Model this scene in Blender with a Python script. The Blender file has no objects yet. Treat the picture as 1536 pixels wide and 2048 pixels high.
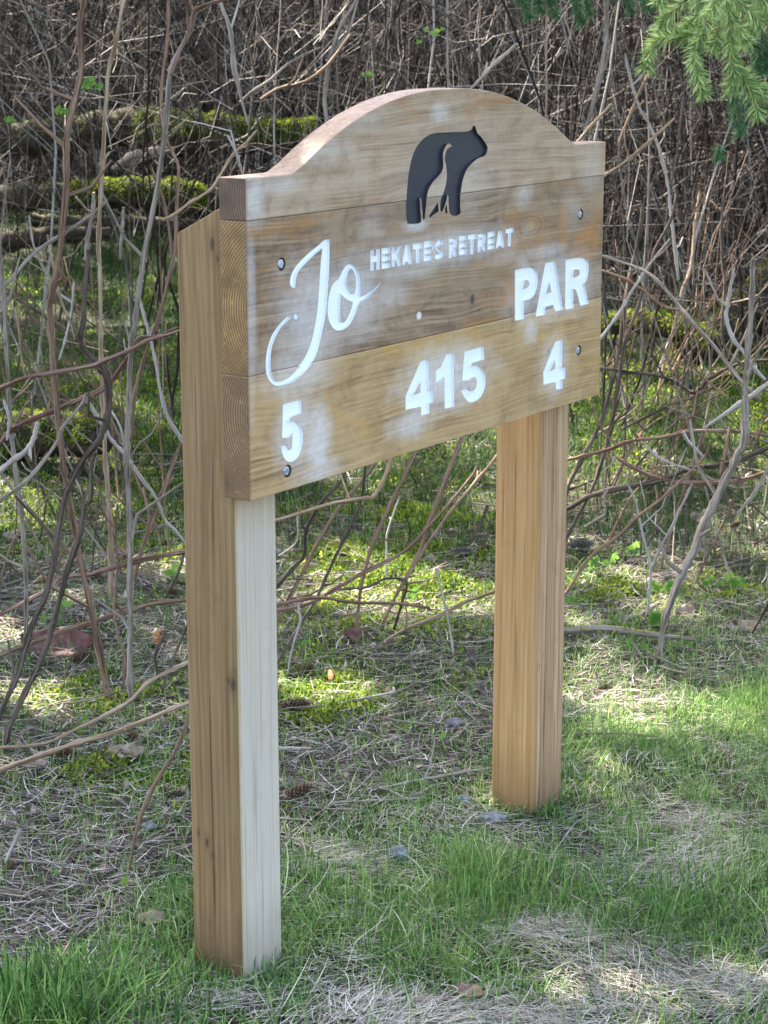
import bpy, bmesh, math, random
import numpy as np
from mathutils import Vector, Matrix
from mathutils.geometry import tessellate_polygon

rng = np.random.default_rng(7)
random.seed(7)
sc = bpy.context.scene
COL = sc.collection

# ------------------------------------------------------------------ camera
PITCH = 0.2349
CAMZ = 1.884
FPX = 4151.4                       # focal length in pixels of a 1536 x 2048 picture
cam = bpy.data.cameras.new('camera')
cam.sensor_fit = 'VERTICAL'
cam.sensor_height = 24.0
cam.sensor_width = 18.0
cam.lens = FPX / 2048 * 24.0
cam.clip_start = 0.05
cam.clip_end = 600
camo = bpy.data.objects.new('camera', cam)
COL.objects.link(camo)
camo.location = (0, 0, CAMZ)
camo.rotation_euler = (math.pi / 2 - PITCH, 0, 0)
cam.dof.use_dof = True
cam.dof.focus_distance = 4.6
cam.dof.aperture_fstop = 9.5
sc.camera = camo
sc.render.resolution_x, sc.render.resolution_y = 768, 1024

# ------------------------------------------------------------------ sky and sun
SUN = Vector((-0.50, 0.62, 0.80)).normalized()       # towards the sun: behind the thicket, from the left
elev = math.asin(SUN.z)
azim = math.atan2(SUN.x, SUN.y)
world = bpy.data.worlds.new('World')
sc.world = world
world.use_nodes = True
nt = world.node_tree
nt.nodes.clear()
sky = nt.nodes.new('ShaderNodeTexSky')
sky.sky_type = 'NISHITA'
sky.sun_disc = False
sky.sun_elevation = elev
sky.sun_rotation = azim
sky.air_density = 0.9
sky.dust_density = 3.2
sky.ozone_density = 0.4
bg = nt.nodes.new('ShaderNodeBackground')
bg.inputs['Strength'].default_value = 0.115
wo = nt.nodes.new('ShaderNodeOutputWorld')
nt.links.new(sky.outputs[0], bg.inputs[0])
nt.links.new(bg.outputs[0], wo.inputs[0])
sun = bpy.data.lights.new('sun', 'SUN')
sun.energy = 5.0
sun.angle = math.radians(0.53)
sun.color = (1.0, 0.93, 0.82)
suno = bpy.data.objects.new('sun', sun)
COL.objects.link(suno)
suno.rotation_euler = SUN.to_track_quat('Z', 'Y').to_euler()
suno.location = (-5, 6, 9)
vs = sc.view_settings
vs.view_transform = 'Standard'
vs.look = 'None'
vs.gamma = 1.0
vs.use_curve_mapping = False
vs.exposure = 3.5
sc.cycles.max_bounces = 6
sc.cycles.diffuse_bounces = 3
sc.cycles.transparent_max_bounces = 6
sc.cycles.use_denoising = True

# ------------------------------------------------------------------ helpers
def sstep(a, b, x):
    t = np.clip((x - a) / (b - a), 0, 1)
    return t * t * (3 - 2 * t)

_w = [(rng.uniform(0, 6.28), rng.uniform(0, 6.28), rng.uniform(0, 6.28)) for _ in range(40)]
def wav(x, y, f, k=0, n=5):
    """smooth pseudo noise in about -1..1"""
    s = 0
    for i in range(n):
        a, b, c = _w[(k * 5 + i) % 40]
        s = s + np.sin(f * (x * math.cos(a) + y * math.sin(a)) * (1 + .37 * i) + b) * np.cos(f * (y * math.cos(c) - x * math.sin(c)) * (0.8 + .29 * i) + c)
    return s / n * 1.8

def gz(x, y):
    x = np.asarray(x, float); y = np.asarray(y, float)
    d = np.clip(y - 7.6, 0, 14)
    z = 0.08 * d * d / (d + 0.6)
    near = sstep(2, 4, y)
    quiet = 1 - np.exp(-((x + .25) ** 2 + (y - 3.87) ** 2) / .16) - np.exp(-((x - .40) ** 2 + (y - 4.86) ** 2) / .16)
    z = z + (0.012 * wav(x, y, 3.1, 1) * near + 0.006 * wav(x, y, 9, 2)) * quiet - .036 * (np.clip(x, -.5, .6) + .25)
    z = z + 0.10 * sstep(8.5, 13, y) * wav(x, y, 1.1, 3)
    return z - .012

cp, sp = math.cos(PITCH), math.sin(PITCH)
def ray(px, py):
    r, u = (px - 768) / FPX, (1024 - py) / FPX
    return np.array([r, cp + u * sp, -sp + u * cp])
def at(px, py, Y):
    d = ray(px, py)
    t = Y / d[1]
    return np.array([d[0] * t, Y, CAMZ + d[2] * t])
def gat(px, py):
    d = ray(px, py)
    t = 3.0
    for i in range(4000):
        p = d * t + np.array([0, 0, CAMZ])
        if p[2] <= float(gz(p[0], p[1])):
            break
        t += 0.006
    return p

def mesh_np(name, V, faces, mat=None, attrs=None, smooth=False, parent=None, loc=None, link=True):
    """V (n,3); faces: list of (m,k) index arrays; attrs: {name: per-vertex floats or (n,3)}"""
    me = bpy.data.meshes.new(name)
    V = np.asarray(V, np.float32)
    if loc is not None:
        V = V - np.asarray(loc, np.float32)
    me.vertices.add(len(V))
    me.vertices.foreach_set('co', V.ravel())
    idx = np.concatenate([np.asarray(f, np.int32).ravel() for f in faces])
    tot = np.concatenate([np.full(len(f), np.asarray(f).shape[1], np.int32) for f in faces])
    st = np.concatenate([[0], np.cumsum(tot)[:-1]]).astype(np.int32)
    me.loops.add(len(idx))
    me.loops.foreach_set('vertex_index', idx)
    me.polygons.add(len(tot))
    me.polygons.foreach_set('loop_start', st)
    me.polygons.foreach_set('loop_total', tot)
    if smooth:
        me.polygons.foreach_set('use_smooth', np.ones(len(tot), bool))
    for k, a in (attrs or {}).items():
        a = np.asarray(a, np.float32)
        if a.ndim == 1:
            me.attributes.new(k, 'FLOAT', 'POINT').data.foreach_set('value', a)
        else:
            me.attributes.new(k, 'FLOAT_VECTOR', 'POINT').data.foreach_set('vector', a.ravel())
    me.update(calc_edges=True)
    me.validate()
    if mat is not None:
        me.materials.append(mat)
    o = bpy.data.objects.new(name, me)
    if link:
        COL.objects.link(o)
    if loc is not None:
        o.location = loc
    if parent is not None:
        o.parent = parent
    return o

def tag(o, label=None, cat=None, group=None, kind=None):
    if label: o['label'] = label
    if cat: o['category'] = cat
    if group: o['group'] = group
    if kind: o['kind'] = kind
    return o

def empty(name, loc=(0, 0, 0), rz=0.0):
    o = bpy.data.objects.new(name, None)
    COL.objects.link(o)
    o.location = loc
    o.rotation_euler = (0, 0, rz)
    o.empty_display_size = .1
    return o

def catmull(P, n):
    P = np.asarray(P, float)
    if len(P) < 3:
        t = np.linspace(0, 1, n + 1)[:, None]
        return P[0] * (1 - t) + P[-1] * t
    Q = np.vstack([2 * P[0] - P[1], P, 2 * P[-1] - P[-2]])
    out = []
    for i in range(1, len(Q) - 2):
        a, b, c, d = Q[i - 1], Q[i], Q[i + 1], Q[i + 2]
        for t in np.arange(n) / n:
            out.append(.5 * (2 * b + (c - a) * t + (2 * a - 5 * b + 4 * c - d) * t * t + (3 * b - a - 3 * c + d) * t ** 3))
    out.append(P[-1])
    return np.array(out)

class Tubes:
    """collects tubes with a bark coordinate and builds them as one mesh"""
    def __init__(s):
        s.V, s.Q, s.T, s.A, s.R, s.n = [], [], [], [], [], 0
    def add(s, P, R, k=6, rnd=None, cap=True):
        P = np.asarray(P, float); n = len(P)
        R = np.broadcast_to(np.asarray(R, float), (n,))
        d = np.gradient(P, axis=0)
        d /= np.linalg.norm(d, axis=1)[:, None] + 1e-12
        ref = np.array([0, 1.0, 0]) if abs(d[:, 1]).mean() < .8 else np.array([1.0, 0, 0])
        a = np.cross(d, ref); a /= np.linalg.norm(a, axis=1)[:, None] + 1e-12
        b = np.cross(d, a)
        th = np.arange(k) * 2 * math.pi / k
        ring = P[:, None] + R[:, None, None] * (np.cos(th)[None, :, None] * a[:, None] + np.sin(th)[None, :, None] * b[:, None])
        L = np.concatenate([[0], np.cumsum(np.linalg.norm(np.diff(P, axis=0), axis=1))])
        rnd = random.random() if rnd is None else rnd
        uv = np.zeros((n, k, 3))
        uv[:, :, 0] = np.cos(th)[None]; uv[:, :, 1] = np.sin(th)[None]
        uv[:, :, 2] = L[:, None] + rnd * 50
        i = np.arange(n - 1)[:, None] * k; j = np.arange(k)[None]
        q = np.stack([i + j, i + (j + 1) % k, i + k + (j + 1) % k, i + k + j], -1).reshape(-1, 4)
        s.V.append(ring.reshape(-1, 3)); s.A.append(uv.reshape(-1, 3)); s.R.append(np.full(n * k, rnd))
        s.Q.append(q + s.n)
        m = n * k
        if cap:
            for e, off in ((0, 0), (n - 1, (n - 1) * k)):
                c = P[e] + (d[e] * R[e] * .3 * (1 if e else -1))
                s.V.append(c[None]); s.A.append(np.array([[0, 0, L[e] + rnd * 50]])); s.R.append(np.array([rnd]))
                jj = np.arange(k)
                s.T.append(np.stack([off + jj, off + (jj + 1) % k, np.full(k, m)], -1) + s.n)
                m += 1
        s.n += m
    def build(s, name, mat, parent=None, loc=None, smooth=True, extra=None):
        F = [np.vstack(s.Q)] + ([np.vstack(s.T)] if s.T else [])
        return mesh_np(name, np.vstack(s.V), F, mat, {'bark': np.vstack(s.A), 'rnd': np.concatenate(s.R)}, smooth, parent, loc)

def ribbons(root, direc, side, length, width, droop, segs, curl=None):
    """curved tapering blades; all arrays (N,..). Returns V, T, owner"""
    N = len(root)
    t = np.linspace(0, 1, segs + 1)
    V = np.zeros((N, 2 * segs + 1, 3))
    for i, u in enumerate(t):
        c = root + direc * (length * u)[:, None]
        c[:, 2] -= droop * u * u * length
        if curl is not None:
            c += side * (curl * np.sin(u * 3.1) * length)[:, None]
        w = width * (1 - u ** 1.8) * .5
        if i < segs:
            V[:, 2 * i] = c - side * w[:, None]
            V[:, 2 * i + 1] = c + side * w[:, None]
        else:
            V[:, 2 * segs] = c
    tri = []
    for i in range(segs - 1):
        a = 2 * i
        tri += [(a, a + 1, a + 3), (a, a + 3, a + 2)]
    tri.append((2 * segs - 2, 2 * segs - 1, 2 * segs))
    m = 2 * segs + 1
    T = (np.array(tri)[None] + (np.arange(N) * m)[:, None, None]).reshape(-1, 3)
    return V.reshape(-1, 3), T, np.repeat(np.arange(N), m)

def basis(N, elev, az):
    d = np.stack([np.cos(elev) * np.cos(az), np.cos(elev) * np.sin(az), np.sin(elev)], -1)
    s = np.stack([-np.sin(az), np.cos(az), np.zeros(N)], -1)
    return d, s

# ------------------------------------------------------------------ materials
class NT:
    def __init__(s, name, rough=.8, spec=.3):
        s.m = bpy.data.materials.new(name); s.m.use_nodes = True
        s.t = s.m.node_tree; s.t.nodes.clear()
        s.out = s.n('ShaderNodeOutputMaterial')
        s.b = s.n('ShaderNodeBsdfPrincipled')
        s.b.inputs['Roughness'].default_value = rough
        s.b.inputs['Specular IOR Level'].default_value = spec
        s.l(s.b.outputs[0], s.out.inputs[0])
    def n(s, typ, **kw):
        nd = s.t.nodes.new(typ)
        for k, v in kw.items(): setattr(nd, k, v)
        return nd
    def l(s, a, b): s.t.links.new(a, b)
    def val(s, sock, v):
        if hasattr(v, 'is_output'): s.l(v, sock)
        else: sock.default_value = v
    def math(s, op, a, b=None, c=None, clamp=False):
        nd = s.n('ShaderNodeMath', operation=op); nd.use_clamp = clamp
        s.val(nd.inputs[0], a)
        if b is not None: s.val(nd.inputs[1], b)
        if c is not None: s.val(nd.inputs[2], c)
        return nd.outputs[0]
    def attr(s, name, kind='GEOMETRY', fac=True):
        nd = s.n('ShaderNodeAttribute', attribute_type=kind, attribute_name=name)
        return nd.outputs['Fac' if fac else 'Vector']
    def obj(s): return s.n('ShaderNodeTexCoord').outputs['Object']
    def pos(s): return s.n('ShaderNodeNewGeometry').outputs['Position']
    def mapv(s, v, scale=(1, 1, 1), loc=(0, 0, 0), rot=(0, 0, 0)):
        nd = s.n('ShaderNodeMapping'); s.l(v, nd.inputs[0])
        nd.inputs['Location'].default_value = loc; nd.inputs['Rotation'].default_value = rot; nd.inputs['Scale'].default_value = scale
        return nd.outputs[0]
    def noise(s, v, scale=5, detail=4, rough=.6, dist=0, col=False):
        nd = s.n('ShaderNodeTexNoise'); s.l(v, nd.inputs['Vector'])
        nd.inputs['Scale'].default_value = scale; nd.inputs['Detail'].default_value = detail
        nd.inputs['Roughness'].default_value = rough; nd.inputs['Distortion'].default_value = dist
        return nd.outputs['Color' if col else 'Fac']
    def ramp(s, f, stops, interp='LINEAR'):
        nd = s.n('ShaderNodeValToRGB'); cr = nd.color_ramp; cr.interpolation = interp
        while len(cr.elements) < len(stops): cr.elements.new(.5)
        for e, (p, c) in zip(cr.elements, stops):
            e.position = p
            e.color = (c, c, c, 1) if isinstance(c, (int, float)) else tuple(c) + (1,)
        s.l(f, nd.inputs[0]); return nd.outputs[0]
    def mix(s, f, a, b, mode='MIX'):
        nd = s.n('ShaderNodeMix', data_type='RGBA', blend_type=mode)
        s.val(nd.inputs[0], f)
        for k, v in ((6, a), (7, b)):
            if isinstance(v, tuple): v = v if len(v) == 4 else v + (1,)
            s.val(nd.inputs[k], v)
        return nd.outputs[2]
    def mapr(s, v, a, b, c=0, d=1):
        nd = s.n('ShaderNodeMapRange'); s.val(nd.inputs[0], v)
        for i, x in enumerate((a, b, c, d)): nd.inputs[i + 1].default_value = x
        return nd.outputs[0]
    def bump(s, h, strength=.4, dist=.002):
        nd = s.n('ShaderNodeBump'); nd.inputs['Strength'].default_value = strength; nd.inputs['Distance'].default_value = dist
        s.l(h, nd.inputs['Height']); s.l(nd.outputs[0], s.b.inputs['Normal'])
    def color(s, c): s.val(s.b.inputs['Base Color'], c if hasattr(c, 'is_output') else tuple(c) + (1,)); return s
    def leafy(s, col, trans=.35):
        """thin leaf: diffuse + translucent"""
        tr = s.n('ShaderNodeBsdfTranslucent'); s.l(col, tr.inputs[0])
        mx = s.n('ShaderNodeMixShader'); mx.inputs[0].default_value = trans
        s.l(col, s.b.inputs['Base Color'])
        s.l(s.b.outputs[0], mx.inputs[1]); s.l(tr.outputs[0], mx.inputs[2]); s.l(mx.outputs[0], s.out.inputs[0])
        return s.m

def blade_mat(name, stops, trans=.3, rough=.6, spec=.14):
    t = NT(name, rough, spec)
    c = t.ramp(t.attr('rnd'), stops)
    return t.leafy(c, trans)

M = {}
M['grass'] = blade_mat('grass_blades', [(0, (.025, .065, .014)), (.35, (.085, .175, .036)), (.7, (.20, .31, .075)), (.93, (.36, .44, .15)), (1, (.52, .50, .33))])
M['far_grass'] = blade_mat('tall_grass', [(0, (.010, .03, .007)), (.5, (.026, .065, .012)), (.85, (.07, .13, .022)), (1, (.22, .20, .10))])
M['straw'] = blade_mat('dry_straw', [(0, (.11, .09, .065)), (.35, (.27, .235, .19)), (.75, (.48, .435, .375)), (1, (.70, .66, .60))], .2, .6)
M['litter'] = blade_mat('dead_stalks', [(0, (.03, .022, .02)), (.35, (.11, .085, .076)), (.65, (.33, .28, .25)), (1, (.66, .60, .56))], .1, .75)
M['deadleaf'] = blade_mat('dead_leaf_bits', [(0, (.10, .06, .04)), (.5, (.24, .17, .12)), (1, (.40, .32, .24))], .15, .8)
M['moss'] = blade_mat('moss_fronds', [(0, (.015, .035, .005)), (.35, (.06, .105, .010)), (.75, (.18, .235, .02)), (1, (.42, .44, .055))], .4, .8, .1)
M['logmoss'] = blade_mat('log_moss', [(0, (.025, .045, .006)), (.45, (.09, .135, .014)), (1, (.30, .33, .045))], .3, .9, .05)
M['needles'] = blade_mat('spruce_needles', [(0, (.03, .08, .02)), (.35, (.13, .24, .062)), (.75, (.32, .42, .12)), (1, (.58, .62, .27))], .3, .45, .4)
M['needles_dark'] = blade_mat('shade_toned_spruce_needles', [(0, (.02, .06, .025)), (.5, (.05, .12, .045)), (1, (.12, .22, .08))], .3, .5)  # shade on the farther sprigs put into a darker needle colour
M['conifer'] = blade_mat('dark_conifer_needles', [(0, (.012, .035, .016)), (.6, (.025, .06, .028)), (1, (.05, .095, .04))], .2, .6)
M['herb'] = blade_mat('herb_leaves', [(0, (.05, .13, .02)), (.6, (.10, .20, .035)), (1, (.17, .27, .055))], .4, .5)

def bark_mat(name, a, b, c, peel=.5, scale=1.0):
    t = NT(name, .85, .08)
    v = t.attr('bark', fac=False)
    st = t.noise(t.mapv(v, (1.5 * scale, 1.5 * scale, 6)), 1.0, 5, .7, .3)
    fine = t.noise(t.mapv(v, (4, 4, 30)), 1.0, 4, .65)
    big = t.noise(t.mapv(v, (.4, .4, 8)), 1.0, 3, .6)
    col = t.ramp(st, [(.36, a), (.49, b), (.62, c)])
    col = t.mix(t.mapr(big, .5, .62, .0, .7), col, t.mix(t.mapr(fine, .35, .65), b + (1,), c + (1,)))
    col = t.mix(t.mapr(big, .34, .46, .65, .0), col, t.mix(t.mapr(fine, .4, .6), a + (1,), b + (1,)))
    col = t.mix(t.mapr(fine, .56, .70, 0, .7), col, a + (1,))
    t.color(col)
    t.bump(t.math('ADD', st, t.math('MULTIPLY', fine, .5)), .6, .0015)
    return t.m
M['cane_brown'] = bark_mat('brown_cane_bark', (0.036, 0.019, 0.013), (0.122, 0.071, 0.044), (0.259, 0.169, 0.111))
M['cane_grey'] = bark_mat('grey_cane_bark', (.05, .038, .027), (.15, .115, .085), (.32, .27, .215))
M['cane_dark'] = bark_mat('dark_cane_bark', (0.017, 0.012, 0.009), (0.056, 0.040, 0.029), (0.150, 0.114, 0.083))
M['cane_red'] = bark_mat('red_cane_bark', (.045, .02, .014), (.115, .06, .042), (.29, .195, .145))
M['cane_tan'] = bark_mat('tan_cane_bark', (0.094, 0.053, 0.031), (0.216, 0.140, 0.082), (0.389, 0.295, 0.205))
M['cane_pale'] = bark_mat('bleached_stem', (0.119, 0.092, 0.071), (0.259, 0.217, 0.176), (0.420, 0.368, 0.314))
M['log'] = bark_mat('log_bark', (.012, .009, .006), (.03, .022, .015), (.07, .055, .04), scale=1.5)
M['snag'] = bark_mat('bleached_snag', (0.060, 0.043, 0.030), (0.150, 0.114, 0.084), (0.270, 0.221, 0.176))
def thicket_mat():
    t = NT('thicket_stems', .9, .05)
    c = t.ramp(t.attr('rnd'), [(0, (.005, .004, .0035)), (.38, (.018, .0155, .0135)), (.62, (.065, .056, .048)), (.82, (.20, .178, .155)), (1, (.44, .40, .36))])
    n = t.noise(t.mapv(t.attr('bark', fac=False), (2, 2, 9)), 1, 3)
    c = t.mix(t.mapr(n, .35, .7, 0, .6), c, (.055, .04, .03))
    return t.color(c).m
M['thicket'] = thicket_mat()

def ground_mat():
    t = NT('forest_floor', .95, .1)
    p = t.pos()
    n1 = t.noise(p, 38, 6, .7); n2 = t.noise(p, 1.6, 4, .6); n3 = t.noise(p, 130, 3, .6)
    soil = t.ramp(n1, [(.3, (.010, .007, .005)), (.5, (.03, .022, .016)), (.68, (.085, .064, .05))])
    soil = t.mix(t.mapr(n3, .5, .75, 0, .5), soil, (.2, .17, .135))
    green = t.ramp(n1, [(.3, (.006, .012, .003)), (.6, (.018, .035, .006)), (.75, (.05, .075, .014))])
    t.color(t.mix(t.mapr(n2, .42, .62, .15, .85), soil, green))
    t.bump(t.math('ADD', n1, t.math('MULTIPLY', n3, .3)), .9, .02)
    return t.m
M['ground'] = ground_mat()

# wood of the sign -------------------------------------------------------
def board_mat(name, dark, mid, light, orange, seed, overspray):
    t = NT(name, .55, .35)
    o = t.obj()
    off = t.mapv(o, loc=(seed * 3.1, seed * 1.7, seed * 2.3))
    wob = t.noise(t.mapv(off, (1.6, 3, 5)), 1, 3, .5, col=True)
    wv = t.n('ShaderNodeVectorMath', operation='MULTIPLY_ADD'); t.l(wob, wv.inputs[0]); wv.inputs[1].default_value = (.05, .07, .07); t.l(off, wv.inputs[2])
    g1 = t.noise(t.mapv(wv.outputs[0], (2.2, 26, 95)), 1, 5, .62)             # grain along the board
    g2 = t.noise(t.mapv(wv.outputs[0], (5, 60, 330)), 1, 3, .6)
    saw = t.noise(t.mapv(off, (430, 6, 9)), 1, 2, .5)                         # faint upright saw marks
    sawz = t.noise(t.mapv(off, (7, 3, 4)), 1, 3, .55)
    blot = t.noise(t.mapv(off, (6, 6, 11)), 1, 5, .65, .6)
    blot2 = t.noise(t.mapv(off, (3.2, 4, 5.5), loc=(9, 4, 2)), 1, 5, .7, .8)
    rg = t.n('ShaderNodeTexWave', wave_type='RINGS', rings_direction='X')
    t.l(t.mapv(wv.outputs[0], (0, 1, 1), loc=(0, -.11 - .1 * seed, -.12 - .16 * seed)), rg.inputs['Vector']); rg.inputs['Scale'].default_value = 34 + 5 * seed
    rgf = t.ramp(rg.outputs['Fac'], [(.1, 0.25), (.62, .6), (.92, .85)])
    g1 = t.math('ADD', t.math('MULTIPLY', g1, .88), t.math('MULTIPLY', rgf, .11))
    c = t.ramp(g1, [(.34, dark), (.5, mid), (.64, light)])
    c = t.mix(t.mapr(blot, .38, .62, 0, .75), c, light)
    c = t.mix(t.mapr(t.noise(t.mapv(off, (9, 9, 13), loc=(3, 8, 1)), 1, 5, .7, .5), .52, .68, 0, .55), c, dark)
    c = t.mix(t.mapr(blot2, .525, .66, 0, .85), c, t.mix(g1, tuple(x * .7 for x in orange), orange))
    c = t.mix(t.mapr(g2, .5, .78, 0, .5), c, dark)
    c = t.mix(t.math('MULTIPLY', t.mapr(saw, .5, .75, 0, .18), t.mapr(sawz, .42, .66)), c, tuple(min(1, x * 1.5 + .05) for x in light))
    speck = t.noise(off, 260, 2, .6)
    c = t.mix(t.mapr(speck, .62, .8, 0, .5), c, (.08, .06, .05))
    # knots
    sx = t.n('ShaderNodeSeparateXYZ'); t.l(o, sx.inputs[0])
    def ell(cx, cz, rx, rz, nz=None, wob=0):
        a = t.math('DIVIDE', t.math('SUBTRACT', sx.outputs[0], cx), rx)
        b = t.math('DIVIDE', t.math('SUBTRACT', sx.outputs[2], cz), rz)
        d = t.math('SQRT', t.math('ADD', t.math('MULTIPLY', a, a), t.math('MULTIPLY', b, b)))
        if nz is not None:
            d = t.math('ADD', d, t.math('MULTIPLY', t.math('SUBTRACT', nz, .5), wob))
        return d
    for cx, cz, rx, rz, kc in ((.781, .2935, .0085, .012, (.05, .035, .03)), (.573, .2825, .010, .009, (.62, .60, .58)), (1.02, .43, .03, .014, (.30, .19, .08)), (1.05, .075, .012, .010, (.36, .22, .1)), (1.1096, .139, .0045, .0045, (.02, .015, .012))):
        d = ell(cx, cz, rx, rz, blot, .5)
        ringn = t.math('SINE', t.math('MULTIPLY', d, 9))
        c = t.mix(t.math('MULTIPLY', t.mapr(d, 1.0, 2.6, .5, 0), t.mapr(ringn, -.2, .8)), c, dark)
        c = t.mix(t.mapr(d, .75, 1.05, .92, 0), c, kc)
    # white overspray left round the lettering
    sn = t.noise(o, 17, 5, .62)
    sn2 = t.noise(o, 60, 4, .65)
    mask = None
    for cx, cz, rx, rz, k in overspray:
        d = ell(cx, cz, rx, rz, sn, 1.1)
        v = t.math('MULTIPLY', t.mapr(d, .35, 1.25, 1, 0), k)
        mask = v if mask is None else t.math('MAXIMUM', mask, v)
    mask = t.math('MULTIPLY', mask, t.mapr(sn2, .2, .6, .42, .80))
    mask = t.math('MULTIPLY', mask, t.mapr(g2, .3, .8, 1.0, .7))
    c = t.mix(mask, c, (.70, .67, .68))
    c = t.mix(t.mapr(sx.outputs[0], .001, .007, .6, 0), c, (.17, .095, .075))
    t.color(c)
    h = t.math('ADD', t.math('MULTIPLY', g1, 1.0), t.math('ADD', t.math('MULTIPLY', g2, .5), t.math('MULTIPLY', saw, .15)))
    t.bump(h, .45, .0012)
    return t.m

SPRAY = [(.2, .33, .12, .12, .62), (.33, .345, .12, .085, .66), (.16, .22, .12, .05, .62), (.46, .335, .085, .035, .42),
         (.66, .412, .33, .040, .66), (.52, .375, .13, .022, .4), (.9, .375, .1, .02, .3), (.995, .29, .05, .085, .75), (1.13, .285, .21, .085, .58),
         (1.09, .365, .12, .02, .5), (1.03, .2, .035, .035, .62), (.68, .135, .19, .075, .85), (.54, .06, .08, .035, .7),
         (1.135, .10, .07, .075, .6), (.15, .11, .075, .10, .6), (.215, .075, .05, .10, .85), (.22, .02, .07, .03, .6), (.645, .69, .04, .026, .62),
         (.69, .57, .22, .12, .22), (.56, .468, .05, .016, .7), (.99, .50, .04, .03, .45), (.025, .56, .035, .06, .6), (.012, .35, .016, .2, .4),
         (.24, .635, .1, .03, .3), (.36, .685, .09, .025, .25), (.10, .58, .08, .02, .35), (1.29, .54, .06, .06, .25), (1.2, .45, .05, .05, .2), (.40, .48, .05, .04, .25)]
def near(z0, z1):
    return [s for s in SPRAY if s[1] - s[3] * 1.3 < z1 and s[1] + s[3] * 1.3 > z0]
M['board0'] = board_mat('stained_board_low', (.20, .108, .043), (.365, .215, .09), (.46, .30, .145), (.54, .29, .06), 1, near(0, .235))
M['board1'] = board_mat('stained_board_mid', (.095, .05, .028), (.215, .128, .07), (.33, .22, .132), (.42, .175, .042), 2, near(.235, .521))
M['board2'] = board_mat('stained_board_top', (.18, .105, .058), (.335, .215, .128), (.43, .31, .21), (.42, .19, .06), 3, near(.521, .76))

def endgrain_mat(name, a, b, seed):
    t = NT(name, .6, .3)
    o = t.obj()
    w = t.n('ShaderNodeTexWave', wave_type='RINGS', rings_direction='X')
    t.l(t.mapv(o, (1, 1, 1), loc=(0, .10, -.16 - .2 * seed)), w.inputs['Vector'])
    w.inputs['Scale'].default_value = 55; w.inputs['Distortion'].default_value = 1.6; w.inputs['Detail'].default_value = 2; w.inputs['Detail Scale'].default_value = 6
    n = t.noise(o, 14, 4, .6); n2 = t.noise(o, 50, 4, .6)
    c = t.ramp(w.outputs['Fac'], [(.2, a), (.7, b)])
    c = t.mix(t.mapr(n, .35, .68, .1, .85), c, tuple(x * .8 for x in a))
    c = t.mix(t.mapr(n2, .58, .75, 0, .5), c, tuple(x * 1.3 for x in b))
    t.color(c); t.bump(w.outputs['Fac'], .3, .0008)
    return t.m
M['end0'] = endgrain_mat('end_grain_low', (.085, .047, .02), (.215, .13, .06), 0)
M['end1'] = endgrain_mat('end_grain_mid', (.105, .056, .018), (.29, .175, .065), 1)
M['end2'] = endgrain_mat('end_grain_top', (.06, .034, .02), (.15, .092, .055), 2)

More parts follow.
